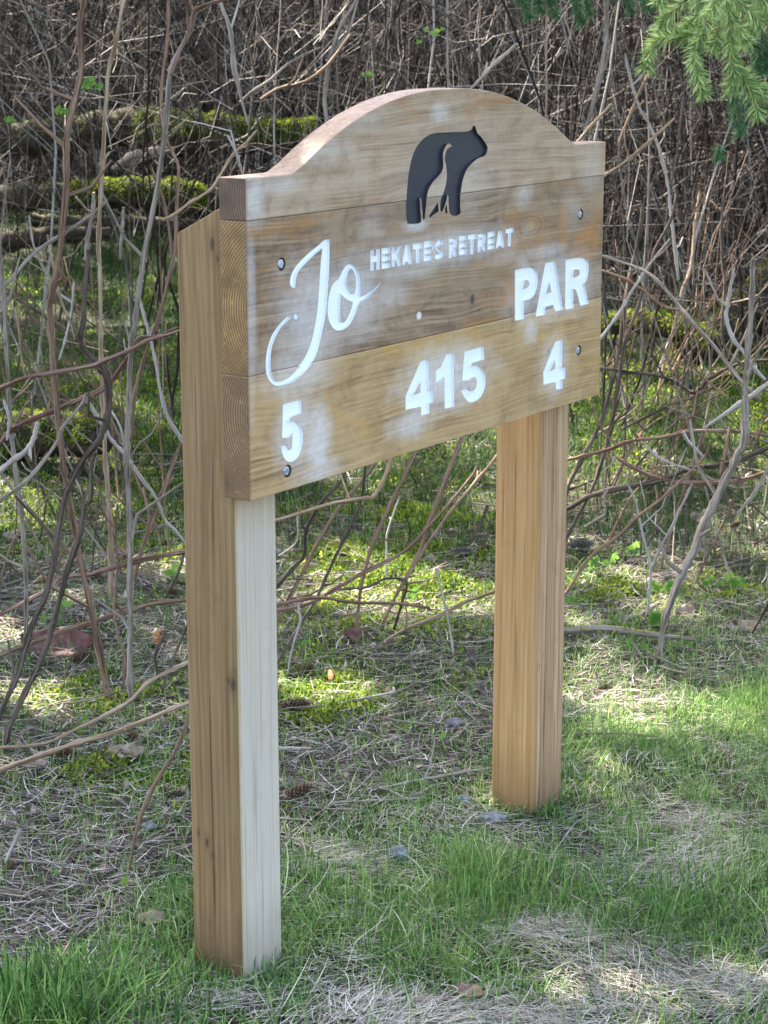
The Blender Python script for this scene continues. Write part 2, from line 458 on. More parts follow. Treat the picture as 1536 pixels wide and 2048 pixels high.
def post_mat(name, dark, mid, light, seed, tint=None):
    t = NT(name, .6, .3)
    o = t.obj()
    off = t.mapv(o, loc=(seed * 2.3, seed * 1.9, seed))
    wob = t.noise(t.mapv(off, (3, 3, 1.1)), 1, 3, .5, col=True)
    wv = t.n('ShaderNodeVectorMath', operation='MULTIPLY_ADD'); t.l(wob, wv.inputs[0]); wv.inputs[1].default_value = (.035, .035, .1); t.l(off, wv.inputs[2])
    g1 = t.noise(t.mapv(wv.outputs[0], (64, 64, 1.1)), 1, 6, .62)
    g2 = t.noise(t.mapv(wv.outputs[0], (300, 300, 3.2)), 1, 3, .65)
    bl = t.noise(t.mapv(off, (7, 7, 2.2)), 1, 4, .6, .4)
    rg = t.n('ShaderNodeTexWave', wave_type='RINGS', rings_direction='Z')
    t.l(t.mapv(wv.outputs[0], (1, 1, .03), loc=(-.06 - .05 * seed, -.14 * seed, 0)), rg.inputs['Vector']); rg.inputs['Scale'].default_value = 30 + 4 * seed
    rgf = t.ramp(rg.outputs['Fac'], [(.08, 0.2), (.6, .6), (.95, .8)])
    g1 = t.math('ADD', t.math('MULTIPLY', g1, .86), t.math('MULTIPLY', rgf, .13))
    c = t.ramp(g1, [(.34, dark), (.49, mid), (.66, light)])
    c = t.mix(t.mapr(bl, .38, .66, 0, .5), c, tint or mid)
    c = t.mix(t.mapr(g2, .48, .72, 0, .6), c, dark)
    crack = t.mapr(t.noise(t.mapv(off, (120, 120, 1.6), loc=(7, 2, 5)), 1, 2, .4), .665, .70, 0, .75)
    c = t.mix(t.math('MULTIPLY', crack, .45 if seed == 2 else 1.0), c, tuple(x * .35 for x in dark))
    dirt = t.mapr(t.noise(off, 16, 5, .65), .56, .72, 0, .30)
    c = t.mix(dirt, c, tuple(x * .8 for x in dark))
    sp_ = t.n('ShaderNodeSeparateXYZ'); t.l(o, sp_.inputs[0])
    if seed == 1:
        for ky, kz, r in ((.10, 1.472, .006), (.088, 1.445, .003), (.0715, .62, .006), (.082, .625, .003), (.145, .275, .0045), (.166, .29, .003), (.13, .25, .003)):
            a = t.math('DIVIDE', t.math('SUBTRACT', sp_.outputs[1], ky), r)
            b = t.math('DIVIDE', t.math('SUBTRACT', sp_.outputs[2], kz), r * 2.4)
            d = t.math('SQRT', t.math('ADD', t.math('MULTIPLY', a, a), t.math('MULTIPLY', b, b)))
            c = t.mix(t.mapr(d, .6, 3.2, .55, 0), c, dark)
            c = t.mix(t.mapr(d, .5, 1.2, .85, 0), c, (.04, .022, .014))
    if seed == 2:                                       # the stain that stayed under the board and in streaks
        up = t.mapr(t.math('ADD', sp_.outputs[2], t.math('MULTIPLY', t.noise(t.mapv(off, (60, 60, 3)), 1, 3), .16)), .99, 1.07, 0, .85)
        c = t.mix(up, c, (.40, .29, .175))
        stk = t.math('MULTIPLY', t.mapr(t.noise(t.mapv(off, (150, 150, 2.2), loc=(4, 4, 4)), 1, 3, .5), .60, .70, 0, .8), t.mapr(sp_.outputs[2], .25, .9))
        c = t.mix(stk, c, (.34, .22, .12))
        edge = t.mapr(t.math('ADD', sp_.outputs[0], t.math('MULTIPLY', t.noise(t.mapv(off, (10, 10, 14)), 1, 4), .018)), .0455, .052, .9, 0)
        c = t.mix(edge, c, (.38, .26, .13))
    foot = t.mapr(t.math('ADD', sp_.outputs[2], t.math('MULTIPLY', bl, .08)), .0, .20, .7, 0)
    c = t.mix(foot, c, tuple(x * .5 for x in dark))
    t.color(c)
    t.bump(t.math('ADD', g1, t.math('MULTIPLY', g2, .6)), .4, .0012)
    return t.m
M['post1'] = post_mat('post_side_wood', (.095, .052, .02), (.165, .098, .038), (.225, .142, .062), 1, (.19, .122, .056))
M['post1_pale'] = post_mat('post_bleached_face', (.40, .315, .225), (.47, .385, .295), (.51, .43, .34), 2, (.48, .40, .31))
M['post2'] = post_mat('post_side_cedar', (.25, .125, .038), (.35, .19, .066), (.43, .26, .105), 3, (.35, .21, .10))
M['post2_face'] = post_mat('post_front_cedar', (.21, .105, .045), (.43, .27, .14), (.60, .45, .275), 4, (.42, .225, .12))  # lighter than the side: the light step at the corner is in the colour

def paint(name, c, rough, chip):
    t = NT(name, rough, .5)
    o = t.obj()
    n = t.noise(o, 70, 4, .6); n2 = t.noise(t.mapv(o, (6, 6, 160)), 1, 3, .6)
    k = t.mix(t.mapr(n2, .45, .75, 0, .35), c, tuple(x * .82 for x in c))
    t.color(t.mix(t.mapr(n, .70, .78, 0, chip), k, (.25, .2, .16)))
    t.bump(n2, .2, .0006)
    return t.m
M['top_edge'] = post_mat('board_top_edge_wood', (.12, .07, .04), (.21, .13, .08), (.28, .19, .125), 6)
M['white'] = paint('white_paint', (.80, .80, .78), .5, .6)
M['white_wall'] = paint('white_paint_edges', (.72, .71, .74), .6, .8)
M['black'] = paint('black_paint', (.018, .022, .034), .5, .0)
M['black'].node_tree.nodes['Principled BSDF'].inputs['Specular IOR Level'].default_value = .3
M['black_wall'] = paint('black_paint_edges', (.03, .024, .03), .5, .8)
def steel():
    t = NT('galvanised_steel', .38, .5)
    t.b.inputs['Metallic'].default_value = .6
    n = t.noise(t.obj(), 160, 4)
    t.color(t.ramp(n, [(.35, (.2, .23, .3)), (.6, (.55, .6, .7))]))
    return t.m
M['steel'] = steel()
def stone_mat():
    t = NT('field_stone', .85, .25)
    n = t.noise(t.obj(), 45, 5, .65); n2 = t.noise(t.obj(), 150, 3)
    c = t.ramp(n, [(.3, (.045, .048, .052)), (.5, (.11, .112, .12)), (.72, (.25, .255, .265))])
    t.color(t.mix(t.mapr(n2, .55, .7, 0, .5), c, (.12, .12, .13))); t.bump(n, .5, .003)
    return t.m
M['stone'] = stone_mat()
def cone_mat(name, a, b):
    t = NT(name, .7, .25)
    c = t.ramp(t.attr('rnd'), [(0, a), (1, b)])
    n = t.noise(t.obj(), 300, 2)
    t.color(t.mix(t.mapr(n, .5, .75, 0, .4), c, tuple(x * .6 for x in a)))
    return t.m
M['cone'] = cone_mat('brown_cone_scales', (.04, .018, .009), (.42, .27, .15))
M['cone_dark'] = cone_mat('dark_cone_scales', (.02, .011, .007), (.25, .16, .10))
M['cone_orange'] = cone_mat('orange_cone_scales', (.07, .025, .008), (.36, .165, .065))
M['cone_grey'] = cone_mat('grey_cone_scales', (.05, .035, .028), (.44, .36, .29))
def leaf_mat(name, a, b):
    t = NT(name, .65, .3)
    n = t.noise(t.obj(), 40, 5, .6)
    return t.leafy(t.ramp(n, [(.3, a), (.7, b)]), .15)
M['leaf_red'] = leaf_mat('reddish_dead_leaf', (.07, .028, .022), (.19, .085, .065))
M['leaf_tan'] = leaf_mat('tan_dead_leaf', (.14, .09, .06), (.33, .245, .175))
M['leaf_brown'] = leaf_mat('brown_dead_leaf', (.12, .075, .05), (.26, .17, .11))
M['leaf_dark'] = leaf_mat('dark_dead_leaf', (.05, .03, .03), (.13, .08, .07))
GLYPH = {"J":[[[[0.259,0.4669],[0.243,0.4675],[0.2264,0.4593],[0.199,0.4489],[0.1718,0.4371],[0.1502,0.4248],[0.1366,0.4119],[0.1316,0.3997],[0.1323,0.3916],[0.1401,0.3852],[0.1481,0.3852],[0.1496,0.3914],[0.1511,0.4024],[0.158,0.4145],[0.177,0.4254],[0.1988,0.4361],[0.2207,0.4453],[0.2359,0.4512],[0.2299,0.4186],[0.2252,0.377],[0.2206,0.3417],[0.2147,0.3196],[0.2047,0.2882],[0.1934,0.2668],[0.1794,0.2506],[0.1602,0.2353],[0.1411,0.2233],[0.1222,0.2162],[0.1009,0.2128],[0.0851,0.2159],[0.0736,0.228],[0.0688,0.2447],[0.0692,0.2638],[0.0735,0.2823],[0.0843,0.2985],[0.1004,0.314],[0.119,0.3229],[0.131,0.3279],[0.1325,0.3326],[0.1272,0.3345],[0.1112,0.3287],[0.0926,0.3182],[0.074,0.3046],[0.0619,0.2854],[0.055,0.2657],[0.054,0.2467],[0.0568,0.2304],[0.0668,0.2161],[0.0849,0.2063],[0.106,0.204],[0.1327,0.2058],[0.1598,0.2141],[0.1845,0.2254],[0.2067,0.2404],[0.2208,0.2599],[0.2308,0.2849],[0.2395,0.3068],[0.2481,0.3304],[0.2528,0.3708],[0.2583,0.411],[0.2598,0.4433]]]],"o":[[[[0.2895,0.3874],[0.2753,0.3831],[0.264,0.3729],[0.2554,0.3542],[0.2521,0.3349],[0.2535,0.315],[0.2631,0.299],[0.2771,0.289],[0.2927,0.2858],[0.3141,0.2878],[0.3315,0.2974],[0.3461,0.3141],[0.3564,0.333],[0.3783,0.3364],[0.4049,0.3469],[0.4257,0.3582],[0.4353,0.3674],[0.4332,0.3679],[0.4228,0.3628],[0.4049,0.3528],[0.3813,0.3462],[0.3623,0.344],[0.3629,0.359],[0.3611,0.3859],[0.3525,0.4001],[0.341,0.4103],[0.3267,0.4138],[0.3124,0.4106],[0.3009,0.4002],[0.2938,0.3911]],[[0.3309,0.4038],[0.3395,0.398],[0.3466,0.3874],[0.3488,0.3738],[0.3464,0.3608],[0.342,0.3521],[0.3334,0.3555],[0.3234,0.3649],[0.3149,0.3774],[0.3156,0.3889],[0.3223,0.3997]],[[0.2962,0.3579],[0.3061,0.3502],[0.3203,0.3428],[0.3375,0.3368],[0.3331,0.3256],[0.3229,0.3118],[0.3114,0.3015],[0.3042,0.2999],[0.2971,0.3032],[0.293,0.317],[0.2932,0.3384]]]],"bear":[[[[0.7795,0.6591],[0.7836,0.6582],[0.792,0.6416],[0.8044,0.6368],[0.8142,0.6292],[0.8338,0.614],[0.834,0.6039],[0.8245,0.593],[0.7997,0.5915],[0.7807,0.5854],[0.7565,0.574],[0.7432,0.5606],[0.7341,0.5442],[0.729,0.5247],[0.728,0.4992],[0.7309,0.4805],[0.7203,0.4763],[0.7016,0.4764],[0.6869,0.4825],[0.6833,0.5025],[0.6825,0.5216],[0.6786,0.5218],[0.6735,0.5074],[0.6618,0.49],[0.6553,0.4877],[0.6514,0.4922],[0.6512,0.5119],[0.6589,0.5225],[0.6692,0.5386],[0.6742,0.5551],[0.6746,0.5663],[0.6713,0.5818],[0.6652,0.5961],[0.6679,0.6071],[0.6749,0.6164],[0.6919,0.6204],[0.6919,0.6225],[0.68,0.628],[0.6709,0.6236],[0.6632,0.6156],[0.6586,0.6076],[0.6592,0.5964],[0.6617,0.5824],[0.6558,0.5702],[0.6403,0.5614],[0.6198,0.5516],[0.6045,0.5374],[0.5995,0.5253],[0.5983,0.5087],[0.5921,0.4772],[0.5875,0.4762],[0.5839,0.4959],[0.5799,0.5204],[0.5771,0.5234],[0.5741,0.5222],[0.5762,0.4993],[0.5809,0.4768],[0.5769,0.4715],[0.5516,0.4715],[0.5291,0.4747],[0.5241,0.4895],[0.5235,0.521],[0.5276,0.5548],[0.5325,0.579],[0.5436,0.6069],[0.5585,0.6251],[0.5835,0.6416],[0.6139,0.6497],[0.6395,0.6502],[0.6758,0.6497],[0.7648,0.6471],[0.7741,0.6572]]]],"cub":[[[[0.6434,0.5082],[0.6454,0.4899],[0.6306,0.4868],[0.6126,0.4798],[0.61,0.4842],[0.6254,0.497]]],[[[0.6761,0.503],[0.6795,0.4844],[0.6711,0.4851],[0.6696,0.4951]]]],"h_H":[[[[0.3979,0.4325],[0.4097,0.4325],[0.4097,0.4201],[0.4179,0.4204],[0.4179,0.4328],[0.4298,0.4325],[0.43,0.3918],[0.4187,0.3919],[0.4184,0.408],[0.41,0.4079],[0.4096,0.3913],[0.3977,0.3919]]]],"h_E":[[[[0.4368,0.4326],[0.4658,0.4324],[0.4661,0.4209],[0.4472,0.4202],[0.4472,0.4161],[0.4652,0.4165],[0.4656,0.4066],[0.4472,0.4057],[0.4472,0.4021],[0.4667,0.4028],[0.4667,0.3913],[0.4367,0.3917]]],[[[0.5894,0.4331],[0.6188,0.4327],[0.6189,0.4209],[0.6012,0.4198],[0.6012,0.4161],[0.6179,0.4162],[0.618,0.4065],[0.6013,0.4059],[0.6013,0.4022],[0.618,0.4033],[0.6181,0.392],[0.5897,0.3921]]],[[[0.7252,0.4328],[0.7541,0.4325],[0.7542,0.4226],[0.7377,0.4213],[0.7378,0.4175],[0.7533,0.4183],[0.7534,0.4084],[0.7379,0.407],[0.738,0.4043],[0.7545,0.4039],[0.7547,0.3918],[0.7258,0.3917]]],[[[0.8397,0.4307],[0.8693,0.4322],[0.8696,0.4204],[0.8524,0.4196],[0.8525,0.4157],[0.8686,0.4165],[0.8688,0.4059],[0.8527,0.4045],[0.8528,0.4011],[0.8689,0.4025],[0.8691,0.3935],[0.8405,0.3927]]]],"h_K":[[[[0.4723,0.4325],[0.4838,0.4325],[0.4839,0.4184],[0.4966,0.4329],[0.506,0.4321],[0.4966,0.4172],[0.507,0.3921],[0.4957,0.3916],[0.4863,0.4072],[0.4839,0.4048],[0.4839,0.3923],[0.4723,0.3923]]]],"h_A":[[[[0.5221,0.4327],[0.5354,0.4324],[0.5461,0.3915],[0.5365,0.3913],[0.5317,0.3976],[0.5222,0.398],[0.5184,0.392],[0.5095,0.3924]]],[[[0.8845,0.4309],[0.8998,0.4302],[0.9105,0.3937],[0.9007,0.3923],[0.894,0.3986],[0.8853,0.3971],[0.8821,0.3929],[0.8741,0.3931]]]],"h_T":[[[[0.5494,0.4324],[0.5845,0.4316],[0.5852,0.4197],[0.5734,0.4197],[0.5731,0.3915],[0.5615,0.3916],[0.5604,0.4198],[0.5498,0.4213]]],[[[0.7603,0.4319],[0.7948,0.4323],[0.7954,0.4212],[0.7834,0.4206],[0.7829,0.3903],[0.7766,0.3881],[0.7714,0.3913],[0.7702,0.4217],[0.7609,0.4226]]],[[[0.9151,0.4312],[0.9481,0.4329],[0.9489,0.4221],[0.9378,0.4208],[0.937,0.393],[0.9304,0.3919],[0.9248,0.3941],[0.9252,0.4218],[0.9157,0.4226]]]],"h_'":[[[[0.6208,0.432],[0.6292,0.4318],[0.6288,0.4168],[0.6229,0.4125],[0.6205,0.4133]]]],"h_S":[[[[0.6615,0.4295],[0.6606,0.4204],[0.6496,0.4203],[0.6456,0.4174],[0.6497,0.4133],[0.6597,0.4075],[0.6634,0.4018],[0.6608,0.3944],[0.6499,0.3906],[0.6359,0.393],[0.6323,0.3955],[0.6328,0.4041],[0.6478,0.4011],[0.6508,0.4035],[0.6437,0.4079],[0.6353,0.4135],[0.6329,0.4207],[0.636,0.428],[0.6475,0.4318]]]],"h_R":[[[[0.6856,0.4307],[0.6967,0.4309],[0.7099,0.4303],[0.7161,0.427],[0.7163,0.4161],[0.7102,0.4101],[0.7176,0.3908],[0.7043,0.3915],[0.6985,0.4046],[0.6972,0.3895],[0.6861,0.39]],[[0.6962,0.4222],[0.7029,0.4227],[0.7044,0.4188],[0.6969,0.4167]]],[[[0.7994,0.4303],[0.8265,0.4302],[0.8313,0.4259],[0.8311,0.4137],[0.8259,0.4086],[0.8326,0.3924],[0.8209,0.3923],[0.8143,0.4029],[0.8111,0.4021],[0.8113,0.3915],[0.8001,0.392]],[[0.8108,0.4215],[0.8186,0.422],[0.8193,0.4186],[0.8109,0.4171]]]],"b_P":[[[[0.9573,0.3387],[0.9958,0.3395],[1.0266,0.3386],[1.0449,0.3333],[1.0556,0.3231],[1.0592,0.3096],[1.0554,0.2889],[1.0416,0.2719],[1.0237,0.266],[0.9979,0.266],[0.9991,0.2254],[0.9603,0.2255]],[[0.9979,0.3113],[1.0094,0.312],[1.0185,0.3078],[1.0206,0.3004],[1.0151,0.2932],[0.9933,0.2929]]]],"b_A":[[[[1.0904,0.3414],[1.1356,0.341],[1.1764,0.2261],[1.1398,0.2256],[1.1298,0.2422],[1.0951,0.2414],[1.0905,0.2233],[1.0504,0.2246]],[[1.1105,0.2963],[1.1207,0.2719],[1.0954,0.2713]]]],"b_R":[[[[1.1829,0.3398],[1.2267,0.3397],[1.2685,0.3378],[1.2843,0.3316],[1.2933,0.3198],[1.2929,0.2966],[1.2823,0.2798],[1.2741,0.2752],[1.2817,0.2621],[1.2989,0.2258],[1.258,0.2249],[1.2368,0.2655],[1.2213,0.2699],[1.2246,0.2232],[1.1852,0.2251]],[[1.2224,0.3125],[1.2417,0.3126],[1.2503,0.3076],[1.2493,0.2982],[1.2369,0.2954],[1.2189,0.2952]]]],"b_4":[[[[0.5789,0.1868],[0.6094,0.1872],[0.6118,0.1209],[0.6253,0.1202],[0.6267,0.093],[0.6124,0.0932],[0.6131,0.0714],[0.583,0.0715],[0.5813,0.0914],[0.5237,0.0926],[0.5231,0.1217]],[[0.5779,0.1448],[0.5792,0.1205],[0.5501,0.1196]]],[[[1.141,0.1558],[1.1743,0.158],[1.1765,0.101],[1.1739,0.0924],[1.1904,0.0901],[1.1919,0.0631],[1.176,0.0629],[1.1804,0.0419],[1.1511,0.0422],[1.1464,0.0617],[1.0915,0.0628],[1.089,0.0925]],[[1.1422,0.113],[1.1453,0.0934],[1.118,0.0903]]]],"b_1":[[[[0.6775,0.1879],[0.7067,0.1873],[0.7099,0.0716],[0.6732,0.0719],[0.6707,0.1413],[0.6384,0.1295],[0.6381,0.1591],[0.6572,0.1643]]]],"b_5":[[[[0.7499,0.1843],[0.828,0.1862],[0.8307,0.1567],[0.7804,0.1554],[0.7755,0.1466],[0.8007,0.1506],[0.8186,0.1434],[0.8344,0.1249],[0.8385,0.1106],[0.8337,0.0908],[0.8174,0.0741],[0.792,0.0684],[0.7692,0.0712],[0.7514,0.0841],[0.7382,0.1009],[0.7686,0.1045],[0.7789,0.0935],[0.7915,0.0943],[0.8015,0.1024],[0.8013,0.116],[0.7935,0.1245],[0.7784,0.122],[0.7709,0.119],[0.7416,0.1225]]],[[[0.1056,0.1688],[0.1629,0.1694],[0.1629,0.1424],[0.1289,0.1406],[0.1233,0.1321],[0.1396,0.1323],[0.1536,0.1272],[0.1643,0.1131],[0.1675,0.0982],[0.1653,0.0804],[0.1556,0.062],[0.1397,0.0532],[0.1241,0.0533],[0.1087,0.0616],[0.0998,0.0764],[0.0988,0.0889],[0.1186,0.0893],[0.1246,0.0797],[0.1292,0.0766],[0.1332,0.083],[0.1345,0.1094],[0.1196,0.1005],[0.1012,0.1055]]]]}
# ------------------------------------------------------------------ ground sheet
def axis(a, b, step, far0, far1):
    c = list(np.arange(a, b + 1e-6, step))
    lo, hi, s = [], [], step
    x = a
    while x > far0: s *= 1.5; x -= s; lo.append(x)
    s, x = step, b
    while x < far1: s *= 1.5; x += s; hi.append(x)
    return np.array(lo[::-1] + c + hi)
gx = axis(-3.2, 3.2, .05, -220, 220); gy = axis(2.4, 13, .05, -90, 420)
X, Y = np.meshgrid(gx, gy)
Z = gz(X, Y) + .012 * wav(X, Y, 21, 4) * ((Y < 14) & (Y > 2))
nx, ny = len(gx), len(gy)
i, j = np.meshgrid(np.arange(nx - 1), np.arange(ny - 1))
a = (j * nx + i).ravel()
tag(mesh_np('ground', np.stack([X, Y, Z], -1).reshape(-1, 3), [np.stack([a, a + 1, a + nx + 1, a + nx], -1)], M['ground'], smooth=True), kind='structure')

# ------------------------------------------------------------------ the sign
YAW = 0.97242
cy, sy = math.cos(YAW), math.sin(YAW)
OX, OY = 2.97961 * cy - 2.33429 * sy, 2.97961 * sy + 2.33429 * cy
BW, BT = 1.3602, 0.0615                      # board width and thickness
PW, PD = 0.1375, 0.125                       # post width and depth
def s2w(x, y): return OX + x * cy - y * sy, OY + x * sy + y * cy
sign = empty('hole_sign', (OX, OY, 0), YAW)
tag(sign, 'tall wooden golf hole sign with arched top and carved bear standing on two posts', 'sign')

def finish(bm, name, mats, parent, loc=(0, 0, 0)):
    me = bpy.data.meshes.new(name); bm.to_mesh(me); bm.free()
    for m in mats: me.materials.append(m)
    o = bpy.data.objects.new(name, me); COL.objects.link(o)
    o.parent = parent; o.location = loc
    return o

def prism(poly, y0, y1, bev, seg=2):
    bm = bmesh.new()
    f = [bm.verts.new((x, y0, z)) for x, z in poly]
    b = [bm.verts.new((x, y1, z)) for x, z in poly]
    bm.faces.new(f); bm.faces.new(b[::-1])
    n = len(poly)
    for k in range(n): bm.faces.new((f[k], b[k], b[(k + 1) % n], f[(k + 1) % n]))
    bmesh.ops.recalc_face_normals(bm, faces=bm.faces)
    ed = [e for e in bm.edges if len(e.link_faces) == 2 and e.calc_face_angle() > .45]
    bmesh.ops.bevel(bm, geom=ed, offset=bev, segments=seg, profile=.6, affect='EDGES', clamp_overlap=True)
    return bm

def soften(P, it=2, keep=1.05):
    for _ in range(it):
        n = len(P); out = []
        for k in range(n):
            p, q, r = np.array(P[k - 1]), np.array(P[k]), np.array(P[(k + 1) % n])
            u, v = q - p, r - q
            ang = abs(math.atan2(u[0] * v[1] - u[1] * v[0], u @ v))
            if ang > keep or ang < .05: out.append(tuple(q))
            else: out += [tuple(q - .25 * u), tuple(q + .25 * v)]
        P = out
    return P

def area(P): return .5 * sum(P[k - 1][0] * P[k][1] - P[k][0] * P[k - 1][1] for k in range(len(P)))
def inset(P, d):
    out = []; n = len(P)
    for k in range(n):
        p, q, r = np.array(P[k - 1]), np.array(P[k]), np.array(P[(k + 1) % n])
        u, v = q - p, r - q
        u, v = u / (np.linalg.norm(u) + 1e-9), v / (np.linalg.norm(v) + 1e-9)
        m = np.array([-u[1] - v[1], u[0] + v[0]]); l = np.linalg.norm(m)
        out.append(tuple(q + (m / l * d if l > 1e-6 else 0)))
    return out

def slab(bm, polys, y0, y1, mat_i=0, back=True):
    P = [(p if (area(p) > 0) == (k == 0) else p[::-1]) for k, p in enumerate(polys)]
    flat = [v for p in P for v in p]
    tri = tessellate_polygon([[Vector((x, z, 0)) for x, z in p] for p in P])
    f = [bm.verts.new((x, y0, z)) for x, z in flat]
    b = [bm.verts.new((x, y1, z)) for x, z in flat]
    fs = []
    for t in tri:
        fs.append(bm.faces.new([f[k] for k in t]))
        if back: fs.append(bm.faces.new([b[k] for k in t][::-1]))
    o = 0
    for p in P:
        n = len(p)
        for k in range(n):
            fs.append(bm.faces.new((f[o + k], b[o + k], b[o + (k + 1) % n], f[o + (k + 1) % n])))
        o += n
    for q in fs: q.material_index = mat_i
    return P

DEPTH = .0070
items = []                                    # (key, polys)
for key, lst in GLYPH.items():
    for polys in lst:
        base = key.split('_')[-1]
        curved = base in ('J', 'o', 'bear', 'S', '5', 'R', 'P')
        items.append((key, [soften(p, 2, 1.0) if curved else soften(p, 1, .5) for p in polys]))
cut = bmesh.new()
for key, polys in items:
    slab(cut, polys, -.01, DEPTH, 1 if key in ('bear', 'cub') else 0)
BOLTS = [(.1066, .4335), (1.2491, .438), (1.2531, .1213), (.1173, .0373)]
for bx, bz in BOLTS:
    slab(cut, [[(bx + .0125 * math.cos(t), bz + .0125 * math.sin(t)) for t in np.arange(18) * math.pi / 9]], -.01, .011, 2)
slab(cut, [[(.1499 + .006 * math.cos(t), .3302 + .006 * math.sin(t)) for t in np.arange(12) * math.pi / 6]], -.01, .004, 0)
bmesh.ops.recalc_face_normals(cut, faces=cut.faces)
cutter = finish(cut, 'cutter', [M['white_wall'], M['black_wall'], M['end1']], None)

def carve(o):
    md = o.modifiers.new('carve', 'BOOLEAN'); md.object = cutter; md.operation = 'DIFFERENCE'; md.solver = 'EXACT'
    md.material_mode = 'TRANSFER'
    cl = o.matrix_world.copy()
    dg = bpy.context.evaluated_depsgraph_get(); dg.update()
    me = bpy.data.meshes.new_from_object(o.evaluated_get(dg), preserve_all_data_layers=True, depsgraph=dg)
    o.modifiers.remove(md); old = o.data; o.data = me; bpy.data.meshes.remove(old)

PEAK, SHO = .737, .598
hc, sag = .5275, PEAK - SHO
RR = (hc * hc + sag * sag) / (2 * sag)
arch = []
for t in np.linspace(-hc, hc, 41):
    arch.append((BW / 2 + t, PEAK - (RR - math.sqrt(RR * RR - t * t)) + .004 * math.sin(abs(t) / hc * math.pi)))
arch = [(arch[0][0] - .022, SHO)] + [(arch[0][0] - .008, SHO + .0012)] + arch[1:-1] + [(arch[-1][0] + .008, SHO + .0012)] + [(arch[-1][0] + .022, SHO)]
outl = [
    [(0, 0), (BW, 0), (BW, .2348), (0, .2348)],
    [(.0008, .2354), (BW - .001, .2354), (BW - .001, .5206), (.0008, .5206)],
    [(0, .5212), (BW + .001, .5212), (BW + .001, SHO)] + arch[::-1] + [(0, SHO)],
]
for k, poly in enumerate(outl):
    y0 = (0, .0006, -.0004)[k]
    bm = prism(poly, y0, BT, .0022)
    for f in bm.faces:
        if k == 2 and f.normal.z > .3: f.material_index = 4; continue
        f.material_index = 1 if abs(f.normal.x) > .9 and (f.calc_center_median().x < .003 or f.calc_center_median().x > BW - .003) else 0
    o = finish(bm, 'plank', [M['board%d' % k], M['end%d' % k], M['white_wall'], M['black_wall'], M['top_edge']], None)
    bpy.context.view_layer.update()
    carve(o)
    o.parent = sign; o.location = (0, 0, 1.0)
    o['label'] = ('golden brown bottom plank with the numbers', 'dark stained middle plank with the names', 'arched top plank carrying the bear')[k]
bpy.data.objects.remove(cutter)

for key, polys in items:
    ch = key.split('_')[-1]
    bm = bmesh.new()
    P = [(p if (area(p) > 0) == (k == 0) else p[::-1]) for k, p in enumerate(polys)]
    slab(bm, [inset(p, .00025) for p in P], DEPTH - .0012, DEPTH - .0002, 0, back=False)
    bmesh.ops.recalc_face_normals(bm, faces=bm.faces)
    if sum(f.normal.y * f.calc_area() for f in bm.faces) > 0: bmesh.ops.reverse_faces(bm, faces=bm.faces)
    dark = key in ('bear', 'cub')
    nm = {'bear': 'bear_emblem', 'cub': 'emblem_fragment'}.get(key) or ('numeral' if ch.isdigit() else 'apostrophe' if ch == "'" else 'letter')
    o = finish(bm, nm, [M['black'] if dark else M['white']], sign, (0, 0, 1.0))
    o['label'] = 'black carved bear emblem' if key == 'bear' else 'black carved fragment under the bear' if key == 'cub' else ('white carved apostrophe' if ch == "'" else 'white carved %s %s' % (nm, ch))

for n, (bx, bz) in enumerate(BOLTS):
    bm = bmesh.new()
    hexa = [(bx + .0098 * math.cos(t + .3 * n), bz + .0098 * math.sin(t + .3 * n)) for t in np.arange(6) * math.pi / 3]
    slab(bm, [hexa], .0015, .0108, 0)
    bmesh.ops.recalc_face_normals(bm, faces=bm.faces)
    top = [e for e in bm.edges if all(abs(v.co.y - .0015) < 1e-5 for v in e.verts) and len(e.link_faces) == 2 and e.calc_face_angle() > .5]
    bmesh.ops.bevel(bm, geom=top, offset=.0016, segments=2, profile=.5, affect='EDGES')
    finish(bm, 'bolt', [M['steel']], sign, (0, 0, 1.0))

def post(x0, front_top, back_top, mats, lean):
    bm = bmesh.new()
    y0, y1 = BT + .0015, BT + .0015 + PD
    lo = [bm.verts.new((x, y, -.15)) for x, y in ((x0, y0), (x0 + PW, y0), (x0 + PW, y1), (x0, y1))]
    hi = [bm.verts.new((x + lean, y, z)) for x, y, z in ((x0, y0, front_top), (x0 + PW, y0, front_top), (x0 + PW, y1, back_top), (x0, y1, back_top))]
    bm.faces.new(lo[::-1]); bm.faces.new(hi)
    for k in range(4): bm.faces.new((lo[k], lo[(k + 1) % 4], hi[(k + 1) % 4], hi[k]))
    bmesh.ops.recalc_face_normals(bm, faces=bm.faces)
    up = [e for e in bm.edges if abs((e.verts[0].co - e.verts[1].co).normalized().z) > .9]
    bmesh.ops.bevel(bm, geom=up, offset=.0085, segments=4, profile=.5, affect='EDGES')
    tp = [e for e in bm.edges if len(e.link_faces) == 2 and e.calc_face_angle() > .6 and max(v.co.z for v in e.verts) > 1]
    bmesh.ops.bevel(bm, geom=tp, offset=.0015, segments=1, affect='EDGES')
    for f in bm.faces:
        f.smooth = False
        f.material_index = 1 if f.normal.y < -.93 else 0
    return finish(bm, 'post', mats, sign)
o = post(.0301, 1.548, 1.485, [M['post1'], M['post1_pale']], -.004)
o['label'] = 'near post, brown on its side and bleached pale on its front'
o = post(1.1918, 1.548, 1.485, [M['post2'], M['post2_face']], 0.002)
o['label'] = 'far post of honey coloured cedar'

